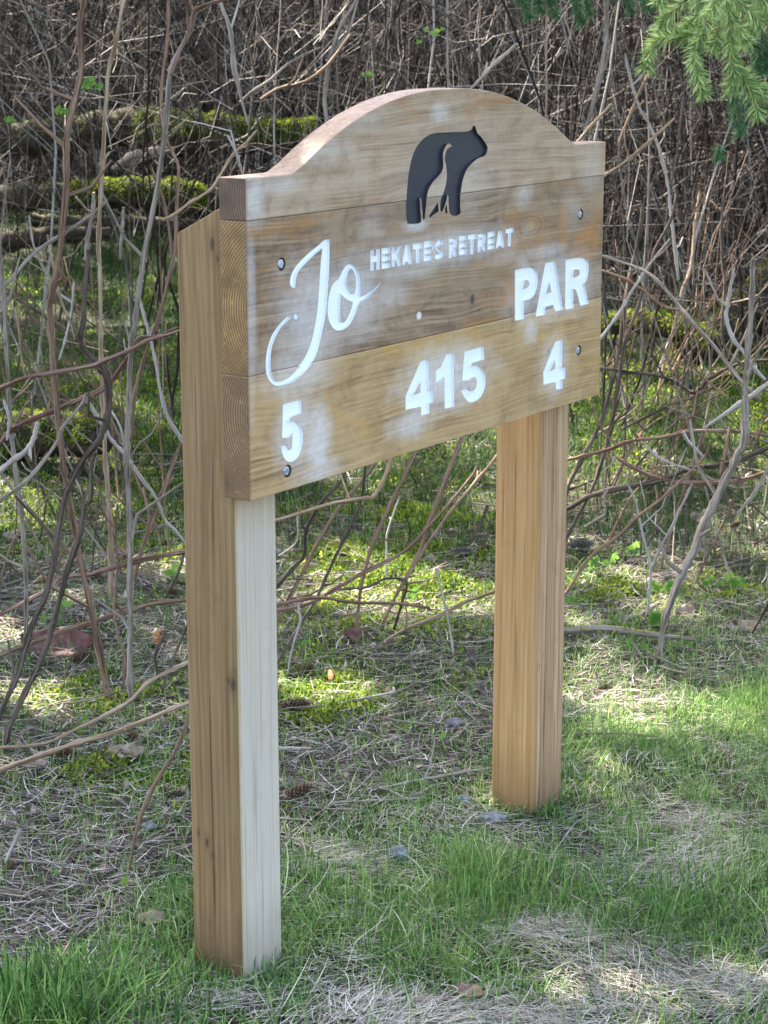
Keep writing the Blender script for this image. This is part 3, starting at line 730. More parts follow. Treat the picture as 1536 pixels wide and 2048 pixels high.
# ------------------------------------------------------------------ mossy fallen logs
def moss_cover(P, R, dens, up=-.15, ln=(.012, .03), seed=0, thick=1.0, span=(0, 1)):
    r = np.random.default_rng(seed)
    L = np.linalg.norm(np.diff(P, axis=0), axis=1); cum = np.concatenate([[0], np.cumsum(L)])
    N = int(cum[-1] * dens * 2.6)
    u = r.uniform(span[0] * cum[-1], span[1] * cum[-1], N)
    u = np.where(r.random(N) < .12, r.uniform(0, cum[-1], N), u)
    k = np.clip(np.searchsorted(cum, u) - 1, 0, len(P) - 2)
    f = ((u - cum[k]) / L[k])[:, None]
    c = P[k] * (1 - f) + P[k + 1] * f
    rad = (R[k] * (1 - f[:, 0]) + R[k + 1] * f[:, 0])
    d = (P[k + 1] - P[k]) / L[k][:, None]
    a = np.cross(d, [0, 0, 1.0]); a /= np.linalg.norm(a, axis=1)[:, None]; b = np.cross(a, d)
    th = r.uniform(0, 2 * math.pi, N)
    n = np.cos(th)[:, None] * a + np.sin(th)[:, None] * b
    keep = n[:, 2] + .5 * wav(u * 2 + seed, th, 2.2, seed % 4) > up
    n, c, rad = n[keep], c[keep], rad[keep]; N = len(n)
    root = c + n * (rad * .96)[:, None]
    dr = n + r.normal(0, .45, (N, 3)); dr /= np.linalg.norm(dr, axis=1)[:, None]
    sd = np.cross(dr, r.normal(0, 1, (N, 3))); sd /= np.linalg.norm(sd, axis=1)[:, None]
    V, T, ow = ribbons(root, dr, sd, r.uniform(*ln, N) * thick, r.uniform(.0028, .0062, N) * thick, r.uniform(.2, .9, N), 2)
    return V, T, r.random(N)[ow]

def log_thing(px, widths, Ys, label, cat='log', name='fallen_log', moss=0, mat='log', up=-.15, seed=1, ln=(.015, .035), span=(0, 1)):
    if not isinstance(Ys, (list, tuple)): Ys = [Ys] * len(px)
    ctl = np.array([at(x, y, yy) for (x, y), yy in zip(px, Ys)])
    P = catmull(ctl, 8)
    w = np.interp(np.linspace(0, 1, len(P)), np.linspace(0, 1, len(widths)), widths)
    R = w * P[:, 1] / FPX * .5
    r = np.random.default_rng(seed)
    R = R * (1 + .10 * np.sin(np.arange(len(R)) * 1.7 + seed) + .05 * r.normal(0, 1, len(R)))
    base = P[len(P) // 2].copy(); base[2] = float(gz(base[0], base[1]))
    root = empty(name, base)
    tag(root, label, cat)
    t = Tubes(); t.add(P - base, R, 12, .3)
    t.build('trunk', M[mat], root)
    if moss:
        V, T, q = moss_cover(P, R, moss, up, ln, seed, 1.0, span)
        tag(mesh_np('moss_cover', V - base, [T], M['logmoss'], {'rnd': q}, parent=root), kind='stuff')
    return root

log_thing([(-60, 285), (90, 275), (230, 256), (330, 264), (430, 268), (540, 272), (640, 262)], [70, 70, 74, 80, 80, 62, 48], [13.4, 13.3, 13.2, 13.1, 13, 13, 13],
          'thick mossy trunk hanging level across the thicket left of the arch', moss=5200, up=-.2, seed=3, ln=(.015, .045), span=(.50, 1))
log_thing([(-80, 405), (40, 395), (150, 390), (260, 388), (350, 392), (450, 405), (520, 415)], [50, 52, 50, 64, 66, 48, 40], [12.3, 12.2, 12.1, 12, 12, 12, 12],
          'mossy log lying below the big hanging trunk, behind the near post', moss=3600, up=-.05, seed=5, ln=(.015, .04), span=(.40, .85))
log_thing([(60, 440), (140, 444), (260, 446), (400, 452), (520, 462)], [26, 24, 26, 24, 20], 11.6, 'thin dark log under the lower mossy log', moss=300, up=.6, seed=6)
log_thing([(-40, 500), (40, 480), (130, 470), (220, 468)], [44, 40, 36, 28], 11.2, 'dark rotten branch wood lying at the left edge', moss=200, up=.5, seed=16)
log_thing([(225, 340), (262, 318), (300, 306), (345, 300)], [14, 26, 22, 18], [12.6, 12.6, 12.7, 12.8], 'pale broken branch wedged under the hanging mossy trunk', moss=0, mat='snag', seed=8)
log_thing([(-60, 905), (10, 880), (80, 868), (150, 872), (205, 878)], [95, 100, 92, 84, 70], [8.6, 8.6, 8.55, 8.5, 8.4], 'short rotten log with yellow moss at the left edge', moss=3600, up=.0, seed=9, ln=(.015, .04))
log_thing([(1375, 705), (1420, 680), (1462, 640), (1500, 600), (1560, 545)], [62, 66, 66, 62, 70], [10.2, 10.3, 10.4, 10.5, 10.7], 'brown rotten trunk slanting up at the right edge', moss=1300, up=.35, seed=10)
log_thing([(1190, 655), (1250, 645), (1310, 648), (1380, 668), (1430, 690)], [34, 46, 46, 50, 40], [10.4, 10.3, 10.2, 10.1, 10.0], 'low moss covered log lying just right of the board', moss=3200, up=-.1, seed=11, ln=(.015, .04))
log_thing([(1440, 612), (1466, 596), (1496, 592), (1530, 586)], [24, 30, 26, 24], 10.9, 'lavender grey weathered log behind the slanting trunk', mat='snag', seed=12)
log_thing([(1500, 650), (1540, 640), (1600, 640)], [70, 80, 80], 10.9, 'mossy log end poking in at the right edge behind the slanting trunk', moss=2500, seed=13)
log_thing([(1120, 1262), (1190, 1258), (1250, 1262), (1320, 1271), (1390, 1279)], [16, 18, 16, 12, 8], [6.3, 6.3, 6.28, 6.22, 6.18], 'thin grey brown log on the ground right of the far post', mat='snag', seed=14, moss=120, up=.5)
# ------------------------------------------------------------------ bare canes near the sign, each one a thing
# (points in the photograph top to foot, distance of the first point or lean, distance of the last point or None = where it meets the ground,
#  widths in photo pixels, bark, label)
CANES = [
 ([(170, -60), (168, 0), (160, 50), (163, 133), (150, 200), (133, 277), (132, 367), (120, 500), (104, 584), (100, 636), (112, 792), (125, 923), (138, 998), (156, 1100), (182, 1216), (221, 1408)], .35, None, [15, 16, 15, 15], 'cane_brown', 'tall brown cane that kinks at knee height left of the near post'),
 ([(262, -60), (247, 0), (230, 93), (217, 140), (210, 233), (207, 300), (200, 417), (197, 500), (200, 545), (201, 636), (202, 714), (206, 818), (211, 923), (217, 1000), (221, 1065), (221, 1156), (219, 1196)], .4, None, [11, 10, 11, 13], 'cane_tan', 'straight tan cane standing just right of the tall brown cane'),
 ([(390, 18), (377, 67), (350, 117), (340, 150), (333, 233), (323, 317), (310, 400), (290, 500), (281, 558), (271, 636), (263, 688), (260, 740), (255, 845), (254, 923), (257, 998), (260, 1117), (260, 1260), (260, 1365), (266, 1432)], .3, None, [13, 12, 14, 14], 'cane_grey', 'long pale grey cane with a forked top, nearest to the near post'),
 ([(520, -22), (470, -6), (430, 4), (390, 20), (381, 60), (356, 112), (341, 152)], 5.25, 5.3, [7, 9, 8], 'cane_red', 'pinkish branch arching over to the top of the pale grey cane'),
 ([(372, -40), (378, 0), (388, 26)], 5.3, 5.28, [6, 8], 'cane_brown', 'short upright tip above the fork of the pale grey cane'),
 ([(425, -40), (440, 4), (461, 62), (467, 130), (478, 180), (497, 252)], 5.6, 5.7, [6, 10, 12, 5], 'cane_pale', 'bleached broken stem hanging down at the top left of the arch'),
 ([(337, -50), (337, 0), (335, 83), (325, 150), (322, 217), (328, 267), (347, 310), (357, 337), (353, 417), (350, 500), (336, 558), (320, 623), (307, 662), (294, 701), (281, 740), (268, 800), (262, 880)], 6.4, 5.9, [8, 8, 9, 10], 'cane_brown', 'wavy brown cane passing behind the top of the near post'),
 ([(177, 500), (169, 584), (167, 636), (160, 672), (168, 698), (187, 720), (206, 735), (216, 772), (217, 818), (208, 855), (193, 886), (167, 918), (146, 957), (130, 996), (115, 1078), (104, 1140), (86, 1203), (65, 1247), (49, 1300), (34, 1352), (13, 1398), (-12, 1450)], .3, None, [10, 15, 18, 15, 13], 'cane_dark', 'dark cane with an S shaped bend at mid height on the left'),
 ([(190, 905), (182, 940), (180, 1000), (167, 1010), (161, 1065), (146, 1110), (130, 1156), (117, 1208), (96, 1281), (70, 1346), (47, 1390), (21, 1448), (5, 1500)], .12, None, [10, 13, 15, 15], 'cane_dark', 'dark leaning stem crossing in front of the big curled brown leaf'),
 ([(-8, 440), (0, 506), (8, 610), (16, 740), (21, 845), (29, 923), (39, 998), (47, 1065), (52, 1156), (52, 1260), (47, 1330)], .2, None, [9, 11, 12, 10], 'cane_grey', 'grey cane running up the left edge of the picture'),
 ([(-30, 795), (0, 777), (52, 756), (104, 746), (177, 733), (211, 720), (263, 699), (294, 681), (333, 670), (362, 660)], 5.6, 5.5, [12, 11, 10, 6], 'cane_red', 'nearly level pinkish branch tied across the canes to the near post'),
 ([(-20, 900), (0, 886), (26, 858), (68, 837), (109, 821), (156, 800), (203, 780), (221, 764), (245, 732), (262, 706), (277, 676), (310, 673), (356, 655)], 5.9, 5.8, [12, 13, 10, 5], 'cane_red', 'dark red branch slanting up to the near post below the pinkish branch'),
 ([(-20, 950), (0, 941), (26, 920), (52, 902), (68, 876), (75, 845)], 5.0, 5.05, [18, 16, 12, 12], 'cane_pale', 'thick bleached broken branch pointing up at the left edge'),
 ([(172, 786), (161, 811), (125, 855), (115, 881), (86, 923), (52, 962), (0, 1001), (-30, 1022)], 5.5, 5.3, [7, 9, 10, 11], 'cane_grey', 'grey side branch sloping down left under the S shaped cane'),
 ([(169, 792), (198, 839), (224, 881), (250, 910), (281, 954), (312, 996), (330, 1040), (350, 1060), (370, 1085)], 5.7, 5.75, [9, 9, 8, 6], 'cane_pale', 'thin grey stem running from the S shaped cane down to the near post'),
 ([(276, 560), (281, 605), (297, 662), (312, 727), (323, 792), (338, 839), (363, 878), (385, 905)], 5.9, 5.8, [6, 8, 9, 12], 'cane_pale', 'cream coloured stem slipping behind the near post at mid height'),
 ([(372, 860), (362, 886), (338, 949), (320, 1000), (305, 1040), (280, 1110), (262, 1178)], .2, None, [8, 10, 12, 11], 'cane_brown', 'brown stem leaning right behind the near post'),
 ([(375, 1080), (362, 1130), (345, 1170), (318, 1205)], .1, None, [7, 7, 6], 'cane_dark', 'short dark stem beside the sunlit moss left of the near post'),
 ([(-20, 1240), (0, 1229), (86, 1185), (125, 1154), (182, 1148), (234, 1133), (281, 1120), (367, 1104), (420, 1098)], 6.1, 6.4, [8, 10, 12, 10], 'cane_red', 'dark red branch lying low across the canes above the curled leaf'),
 ([(-20, 1312), (0, 1310), (86, 1276), (182, 1245), (260, 1221), (312, 1206), (370, 1200), (430, 1196)], 5.85, 6.0, [13, 12, 11, 9], 'cane_brown', 'brown branch lying low just above the curled leaf'),
 ([(-20, 1496), (0, 1495), (91, 1487), (156, 1456), (208, 1432), (260, 1401), (300, 1362), (370, 1328), (410, 1310)], 5.05, 5.4, [7, 9, 10, 9], 'cane_tan', 'long bleached fallen stem running to the near post'),
 ([(-20, 1556), (0, 1541), (83, 1510), (155, 1486), (234, 1463), (300, 1437), (375, 1405), (420, 1390)], 4.85, 5.15, [14, 14, 12, 11], 'cane_tan', 'thick bleached fallen branch below the long fallen stem'),
 ([(410, 1330), (361, 1480), (319, 1552), (286, 1619), (269, 1680), (252, 1757)], .16, None, [8, 10, 10, 6], 'cane_brown', 'thin brown stem leaning behind the foot of the near post'),
 ([(41, 1657), (36, 1668), (28, 1685), (11, 1724)], 4.42, 4.4, [10, 12, 9], 'cane_pale', 'short pale stub of root sticking up at the lower left'),
 ([(330, 1265), (310, 1310), (318, 1360)], 5.7, 5.6, [7, 8, 6], 'cane_dark', 'short dark twig beside the orange cone'),
 ([(374, 1250), (340, 1335), (325, 1385)], 5.8, 5.6, [6, 7, 6], 'cane_dark', 'slim dark twig standing behind the near post'),
 ([(235, 1008), (232, 1070), (236, 1120), (232, 1160), (228, 1215), (234, 1262), (246, 1300), (250, 1340), (240, 1390)], .15, None, [5, 6, 6, 6], 'cane_red', 'thin dark red shoot between the two tallest grey canes'),
 ([(95, 470), (108, 540), (122, 600), (138, 640), (150, 680)], 7.2, 7.2, [5, 5, 4], 'cane_tan', 'thin curved tan shoot beside the tall brown cane'),
 ([(58, 430), (70, 500), (112, 578), (140, 600)], 7.5, 7.5, [5, 5, 3], 'cane_pale', 'thin pale shoot bending right at the upper left'),
 ([(20, 600), (35, 640), (40, 690), (48, 745)], 6.5, 6.5, [4, 5, 4], 'cane_tan', 'thin hooked shoot near the grey cane at the left edge'),
 ([(148, 560), (143, 620), (130, 680), (118, 720)], 6.5, 6.4, [5, 6, 5], 'cane_pale', 'bleached shoot curving beside the tall brown cane'),
 ([(248, 640), (258, 680), (256, 715), (240, 738)], 6.2, 6.2, [5, 6, 5], 'cane_pale', 'white curved twig hooked beside the long pale grey cane'),
 ([(222, 820), (240, 852), (248, 890), (250, 925)], 6.1, 6.0, [5, 6, 5], 'cane_pale', 'white twig bending down right of the S shaped cane'),
 ([(8, 800), (18, 840), (14, 880)], 5.6, 5.5, [7, 7, 6], 'cane_pale', 'curved white twig at the left edge above the rotten log'),
 # ---- between the posts
 ([(540, 1044), (600, 1026), (660, 1008), (723, 997), (747, 993), (765, 963), (780, 924), (786, 880)], 4.9, 5.0, [9, 9, 11, 9], 'cane_tan', 'copper coloured branch running from the near post up under the board'),
 ([(700, 915), (684, 957), (666, 981), (639, 1011), (612, 1062), (609, 1110), (585, 1137), (558, 1168), (525, 1200)], 6.2, 6.2, [9, 9, 9], 'cane_dark', 'dark kinked cane just right of the near post'),
 ([(770, 885), (744, 933), (720, 966), (675, 1020), (639, 1080), (600, 1155), (561, 1230), (520, 1300)], .3, None, [9, 10, 10, 8], 'cane_brown', 'brown cane leaning left behind the near post'),
 ([(732, 900), (729, 951), (723, 999), (708, 1038), (684, 1086), (654, 1149), (633, 1196), (600, 1250), (561, 1315), (530, 1350)], .2, None, [7, 7, 8, 8], 'cane_dark', 'dark cane with knobbly nodes leaning toward the near post'),
 ([(845, 870), (828, 909), (780, 1011), (747, 1080), (732, 1134), (720, 1187), (711, 1279)], .25, None, [9, 10, 10, 8], 'cane_brown', 'brown cane rooted behind the reddish leaf and leaning right'),
 ([(935, 845), (914, 900), (872, 1008), (854, 1056), (836, 1110), (789, 1196), (756, 1258)], .3, None, [11, 10, 9, 7], 'cane_brown', 'brown cane leaning right beneath the number 415'),
 ([(1010, 890), (983, 927), (911, 1011), (857, 1086), (813, 1158)], 6.3, 6.3, [8, 8, 7, 6], 'cane_tan', 'straight tan stem slanting up to the far post'),
 ([(955, 930), (945, 950), (905, 999), (863, 1047), (810, 1101), (726, 1146), (669, 1179), (620, 1206), (540, 1225)], 5.9, 5.6, [4, 7, 9, 10], 'cane_red', 'pink branch sweeping from the near post up toward the far post'),
 ([(530, 1212), (558, 1208), (636, 1195), (702, 1204), (798, 1207), (860, 1216)], 5.45, 5.55, [10, 9, 8, 7], 'cane_brown', 'level brown branch with a cut end across the sunlit moss'),
 ([(1010, 1172), (983, 1185), (929, 1205), (890, 1226), (810, 1259), (745, 1288)], .05, None, [8, 9, 9, 8], 'cane_tan', 'brown stem lying from the ground up to the far post'),
 ([(650, 1188), (675, 1179), (735, 1174), (768, 1158), (800, 1157), (814, 1166), (803, 1210), (788, 1258)], 5.7, 6.2, [6, 7, 6, 6], 'cane_dark', 'dark angular twig bent down into the sunlit moss'),
 ([(872, 1136), (880, 1170), (893, 1223), (900, 1260), (911, 1322)], .05, None, [5, 6, 5], 'litter_stem', 'dead upright weed stalk left of the far post'),
 ([(800, 992), (786, 1030), (774, 1071), (773, 1110), (771, 1160)], 6.8, 6.7, [5, 5, 5], 'cane_pale', 'thin pale stem standing over the sunlit moss'),
 ([(672, 1373), (690, 1384), (720, 1395), (750, 1396), (774, 1390), (786, 1375), (788, 1350), (787, 1330)], 5.55, 5.7, [5, 7, 7, 6], 'cane_pale', 'smooth pale J shaped twig lying on the grass'),
 ([(596, 1185), (597, 1215), (600, 1246), (585, 1295), (575, 1350)], 5.6, 5.5, [6, 7, 5], 'cane_pale', 'short bleached stub beside the near post'),
 ([(593, 1030), (596, 1070), (588, 1090), (558, 1112)], 6.0, 6.0, [4, 4, 4], 'cane_pale', 'thin pale looped twig by the near post'),
 ([(975, 1010), (960, 1050), (940, 1080)], 7.3, 7.3, [7, 8, 7], 'cane_dark', 'dark stem close to the far post'),
 # ---- right of the far post
 ([(1506, 520), (1502, 629), (1496, 690), (1493, 744), (1490, 800), (1489, 877), (1469, 922), (1435, 993), (1407, 1050), (1384, 1110), (1364, 1147), (1341, 1206), (1327, 1252), (1316, 1322)], .35, None, [13, 15, 20, 21, 13], 'cane_grey', 'thick grey cane leaning right from the lawn edge beyond the far post'),
 ([(1421, 890), (1407, 917), (1358, 965), (1321, 999), (1276, 1033), (1236, 1073), (1182, 1112), (1134, 1183), (1100, 1225)], 6.5, 6.1, [5, 7, 8, 9], 'cane_brown', 'brown branch slanting from the far post up to the right'),
 ([(1110, 1026), (1137, 1016), (1185, 990), (1259, 973), (1327, 959), (1384, 936), (1455, 928), (1534, 897), (1570, 885)], 7.0, 6.8, [10, 13, 12, 10], 'cane_dark', 'thick dark branch lying level right of the far post'),
 ([(1110, 926), (1137, 919), (1214, 900), (1259, 883), (1327, 874), (1378, 863), (1475, 863), (1534, 871), (1570, 875)], 7.4, 7.2, [7, 9, 9, 8], 'cane_red', 'reddish level branch, uppermost of those right of the far post'),
 ([(1225, 905), (1240, 920), (1299, 951), (1372, 965), (1469, 962), (1534, 945), (1570, 935)], 7.0, 6.7, [6, 9, 12, 9], 'cane_red', 'red brown branch joining the thick dark level branch'),
 ([(1287, 400), (1277, 478), (1256, 571), (1238, 698), (1215, 800), (1200, 850), (1165, 914), (1137, 970), (1120, 1010)], .6, None, [8, 9, 11, 13], 'cane_dark', 'dark cane rising beside the right edge of the board'),
 ([(1355, 380), (1340, 443), (1310, 501), (1280, 601), (1247, 698), (1232, 800), (1211, 897), (1185, 976), (1137, 1067), (1115, 1100)], .6, None, [7, 8, 9, 8], 'cane_dark', 'dark cane crossing behind the level branches beside the far post'),
 ([(1400, 380), (1395, 420), (1389, 466), (1382, 536), (1365, 582), (1349, 652), (1328, 728), (1312, 810)], .5, None, [9, 8, 8, 7], 'cane_tan', 'tan cane standing in the yellow moss right of the board'),
 ([(1160, 500), (1205, 512), (1280, 538), (1319, 566), (1356, 610), (1395, 656), (1433, 698), (1477, 756), (1520, 800)], 7.6, 7.0, [6, 8, 10, 10], 'cane_grey', 'grey stem slanting down to the right across the moss'),
 ([(1160, 530), (1205, 542), (1256, 561), (1296, 589), (1328, 612), (1358, 620)], 7.8, 7.5, [7, 8, 7], 'cane_brown', 'brown stem that joins the grey slanting stem'),
 ([(1180, 700), (1201, 677), (1236, 629), (1270, 573), (1305, 522), (1340, 478)], 7.3, 7.6, [8, 8, 7, 5], 'cane_pale', 'pale stem slanting up from the right edge of the board'),
 ([(1445, 400), (1444, 520), (1450, 565), (1444, 640), (1448, 690), (1470, 716), (1486, 732)], 7.6, 7.2, [6, 7, 7, 6], 'cane_dark', 'slim dark cane left of the slanting rotten trunk'),
 ([(1468, 535), (1462, 570), (1455, 610), (1453, 640), (1467, 680), (1488, 705), (1509, 737), (1530, 760)], 7.0, 6.9, [7, 9, 10, 9], 'cane_pale', 'pale grey bowed stem in front of the slanting rotten trunk'),
 ([(1150, 730), (1205, 737), (1256, 744), (1317, 751), (1354, 765), (1389, 786), (1421, 756), (1477, 728), (1534, 720), (1570, 716)], 7.8, 7.5, [7, 8, 8, 7], 'cane_dark', 'dark bowed branch crossing the sunlit moss on the right'),
 ([(1240, 860), (1273, 844), (1342, 809), (1389, 793), (1440, 768)], 7.5, 7.5, [5, 7, 6], 'cane_dark', 'dark twig rising right below the sunlit moss'),
 ([(1410, 855), (1423, 846), (1470, 814), (1504, 791), (1530, 772), (1560, 752)], 6.6, 6.6, [6, 10, 14, 12], 'cane_pale', 'thick white broken branch at the right edge'),
 ([(1256, 971), (1266, 990), (1272, 1005), (1282, 1053), (1292, 1094), (1302, 1137), (1298, 1190), (1294, 1232)], .03, None, [5, 6, 7, 9], 'cane_pale', 'left prong of the dead forked weed stalk on the right'),
 ([(1384, 968), (1364, 1010), (1344, 1053), (1320, 1098), (1303, 1137)], 6.42, 6.42, [6, 7, 7, 6], 'cane_pale', 'right prong of the dead forked weed stalk on the right'),
 ([(1366, 864), (1376, 882), (1390, 896), (1408, 915)], 6.6, 6.6, [8, 8, 7], 'cane_pale', 'white bent twig stub above the dark level branch'),
 ([(1287, 885), (1300, 900), (1316, 914), (1345, 928), (1380, 940)], 6.8, 6.8, [6, 7, 6], 'cane_pale', 'bleached twig lying across the level branches'),
 ([(1540, 915), (1532, 945), (1506, 990), (1490, 1010), (1475, 1030)], 6.3, 6.4, [8, 9, 6], 'cane_pale', 'whitish broken branch hanging at the right edge'),
 ([(1233, 912), (1222, 930), (1208, 945), (1209, 1000), (1210, 1025), (1190, 1040), (1168, 1054)], 6.5, 6.6, [3, 4, 4], 'cane_pale', 'thin angular straw stem right of the far post'),
 ([(1552, 1170), (1530, 1220), (1505, 1266)], 6.0, 6.1, [7, 7, 5], 'cane_dark', 'short dark stem at the right edge over the tan leaf'),
 ([(1460, 850), (1450, 905), (1440, 950)], 6.9, 6.8, [8, 9, 8], 'cane_brown', 'brown upright stub in front of the thick white branch'),
 ([(1550, 1740), (1534, 1768), (1520, 1790), (1518, 1830), (1511, 1872)], 4.05, 3.95, [9, 10, 9, 6], 'cane_pale', 'crooked bleached twig lying on the lawn at the right edge'),
 ([(935, 1645), (985, 1652), (1060, 1688), (1120, 1730), (1185, 1790), (1262, 1856)], 4.62, 4.08, [3, 4, 5, 4], 'cane_pale', 'long dry grass stalk lying arched over the lawn'),
 ([(985, 1512), (930, 1522), (870, 1540), (820, 1552), (758, 1572)], 5.08, 4.9, [6, 8, 8, 5], 'cane_pale', 'pale straight twig lying in the grass left of the far post'),
 ([(555, 1480), (590, 1482), (622, 1487)], 5.2, 5.2, [10, 10, 6], 'cane_pale', 'thick white stick lying by the near post'),
 ([(660, 1612), (720, 1596), (790, 1586), (850, 1570)], 4.8, 4.85, [3, 5, 4], 'cane_pale', 'thin pale stalk lying in the grass between the posts'),
 # ---- above the board
 ([(1214, -40), (1213, 0), (1211, 87), (1202, 140), (1188, 202), (1174, 251), (1160, 300)], 7.0, 6.9, [9, 11, 11, 10], 'cane_grey', 'smooth grey stem rising behind the right shoulder of the board'),
 ([(1034, 88), (1010, 110), (985, 132), (965, 153), (935, 185)], 5.4, 5.5, [10, 11, 9, 7], 'cane_pale', 'pale pink broken cane sticking up behind the top of the arch'),
 ([(1223, 208), (1200, 233), (1178, 256), (1150, 290)], 6.2, 6.2, [7, 8, 7], 'cane_tan', 'cut cream stub beside the grey stem at the right shoulder'),
 ([(1096, -30), (1094, 10), (1092, 87), (1093, 170), (1092, 245)], 7.4, 7.4, [4, 5, 5], 'cane_tan', 'thin orange shoot standing behind the right slope of the arch'),
 ([(1350, 236), (1303, 279), (1260, 316), (1213, 349), (1190, 366)], 7.4, 7.3, [6, 7, 7], 'cane_tan', 'tan branch slanting to the right edge of the board'),
 ([(1250, 110), (1262, 160), (1279, 216), (1300, 251), (1321, 307), (1335, 366), (1342, 429), (1352, 512), (1356, 560)], 8.2, 8.0, [6, 7, 7, 8], 'cane_pale', 'bluish white thin stem standing right of the board'),
 ([(1312, 120), (1279, 185), (1251, 251), (1236, 290)], 7.8, 7.8, [5, 6, 5], 'cane_tan', 'light stem slanting under the spruce bough tip'),
 ([(718, -30), (712, 0), (686, 43), (666, 93), (656, 139), (649, 199), (653, 245), (655, 300)], 7.5, 7.3, [9, 10, 10, 9], 'cane_grey', 'grey forked stem behind the left slope of the arch'),
 ([(715, 0), (696, 64), (663, 110), (657, 135)], 7.48, 7.4, [7, 7, 6], 'cane_grey', 'second prong of the grey forked stem behind the arch'),
 ([(480, 205), (500, 186), (540, 160), (583, 123), (640, 95)], 7.2, 7.4, [6, 7, 5], 'cane_grey', 'grey branch slanting up right over the mossy trunk'),
 ([(520, 200), (553, 179), (610, 163), (656, 129), (700, 70)], 6.8, 7.1, [7, 8, 7], 'cane_brown', 'brown branch sweeping to the grey forked stem'),
 ([(838, -20), (845, 0), (905, 40), (945, 96), (970, 150)], 7.5, 7.5, [6, 7, 5], 'cane_dark', 'dark branch slanting down above the top of the arch'),
 ([(455, 270), (470, 300), (478, 325), (486, 352)], 4.9, 4.9, [6, 7, 6], 'cane_pale', 'pale broken twig ending at the left shoulder of the board'),
 ([(515, 260), (490, 288), (465, 310), (440, 350), (420, 380), (380, 405), (350, 428), (325, 440)], 5.2, 5.1, [6, 7, 8, 8], 'cane_tan', 'orange tan branch curving down over the near post top'),
 ([(215, 400), (180, 432), (135, 462), (70, 505), (20, 560), (-20, 590)], 7.0, 6.6, [7, 9, 9, 9], 'cane_grey', 'grey brown branch slanting down to the left edge'),
 ([(300, 330), (325, 395), (338, 460), (345, 540)], 6.6, 6.6, [7, 7, 6], 'cane_brown', 'short brown stem between the pale grey and wavy canes'),
 ([(187, 385), (186, 420), (175, 480), (172, 520)], 6.8, 6.8, [8, 10, 12], 'cane_grey', 'grey snapped stub above the dark S shaped cane'),
 ([(247, 415), (245, 450), (240, 520)], 6.5, 6.5, [7, 8, 8], 'cane_grey', 'short snapped grey stub left of the pale grey cane'),
]
M['litter_stem'] = M['cane_pale']
def stem_pts(px, Yt, Yb):
    if Yb is None:
        g = gat(*px[-1]); Yb = g[1]
    if Yt < 2: Yt = Yb + Yt
    P = np.array(px, float)
    L = np.concatenate([[0], np.cumsum(np.hypot(*np.diff(P, axis=0).T))]); L /= L[-1]
    return np.array([at(x, y, Yt + (Yb - Yt) * u) for (x, y), u in zip(px, L)])
for n, (px, Yt, Yb, wd, mat, label) in enumerate(CANES):
    C = stem_pts(px, Yt, Yb)
    if Yb is None: C[-1, 2] -= .02
    if 'lying' in label and ('lawn' in label or 'grass' in label or 'by the near' in label): C[:, 2] = gz(C[:, 0], C[:, 1]) + .018
    P = catmull(C, 5 if len(C) > 4 else 8)
    r = np.random.default_rng(100 + n)
    m = len(P)
    s = np.linspace(0, 1, m)
    wpx = np.interp(s, np.linspace(0, 1, len(wd)), wd)
    R = wpx * P[:, 1] / FPX * .5
    P[1:-1] += r.normal(0, 1, (m - 2, 3)) * R[1:-1, None] * .06
    R = R * (1 + .14 * r.normal(0, 1, m).clip(-1.5, 1.5)) * .86
    L = np.concatenate([[0], np.cumsum(np.linalg.norm(np.diff(P, axis=0), axis=1))])
    # swollen nodes with stubs and pale buds
    base = P[-1].copy()
    nodes = np.arange(r.uniform(.05, .15), L[-1] - .03, .13) + r.uniform(-.03, .03)
    tw = []
    for q in nodes:
        if q < 0.02 or q > L[-1] - .02: continue
        k = int(np.argmin(abs(L - q)))
        R[k] *= 1.22
    T_ = Tubes(); T_.add(P - base, R, 7, r.random())
    for q in nodes:
        if r.random() < .25 or q < .02 or q > L[-1] - .02: continue
        k = int(np.clip(np.argmin(abs(L - q)), 1, m - 2))
        d = P[k + 1] - P[k - 1]; d /= np.linalg.norm(d)
        a = np.cross(d, r.normal(0, 1, 3)); a /= np.linalg.norm(a)
        ln = r.uniform(.012, .03) if r.random() < .6 else r.uniform(.05, .22)
        e = P[k] - base
        dirv = a * .8 + d * r.uniform(-.8, .2) * .8 + np.array([0, 0, .25])
        pts = np.array([e, e + dirv * ln * .5 + r.normal(0, .1, 3) * ln, e + dirv * ln + np.array([0, 0, ln * .2])])
        tw.append((pts, np.array([R[k] * .55, R[k] * .42, max(.0012, R[k] * .3)]), r.random()))
    kind = 'fallen_branch' if 'lying' in label or 'fallen' in label or 'level' in label else ('twig' if 'twig' in label or 'shoot' in label or 'stalk' in label else 'bare_cane')
    o = T_.build(kind, M[mat])
    tag(o, label, {'fallen_branch': 'branch', 'twig': 'twig', 'bare_cane': 'cane'}[kind], 'bare canes and branches around the sign')
    o.location = base
    for pts, rad, q in tw:
        t2 = Tubes(); t2.add(pts, rad, 5, q); t2.build('side_twig', M[mat], o)

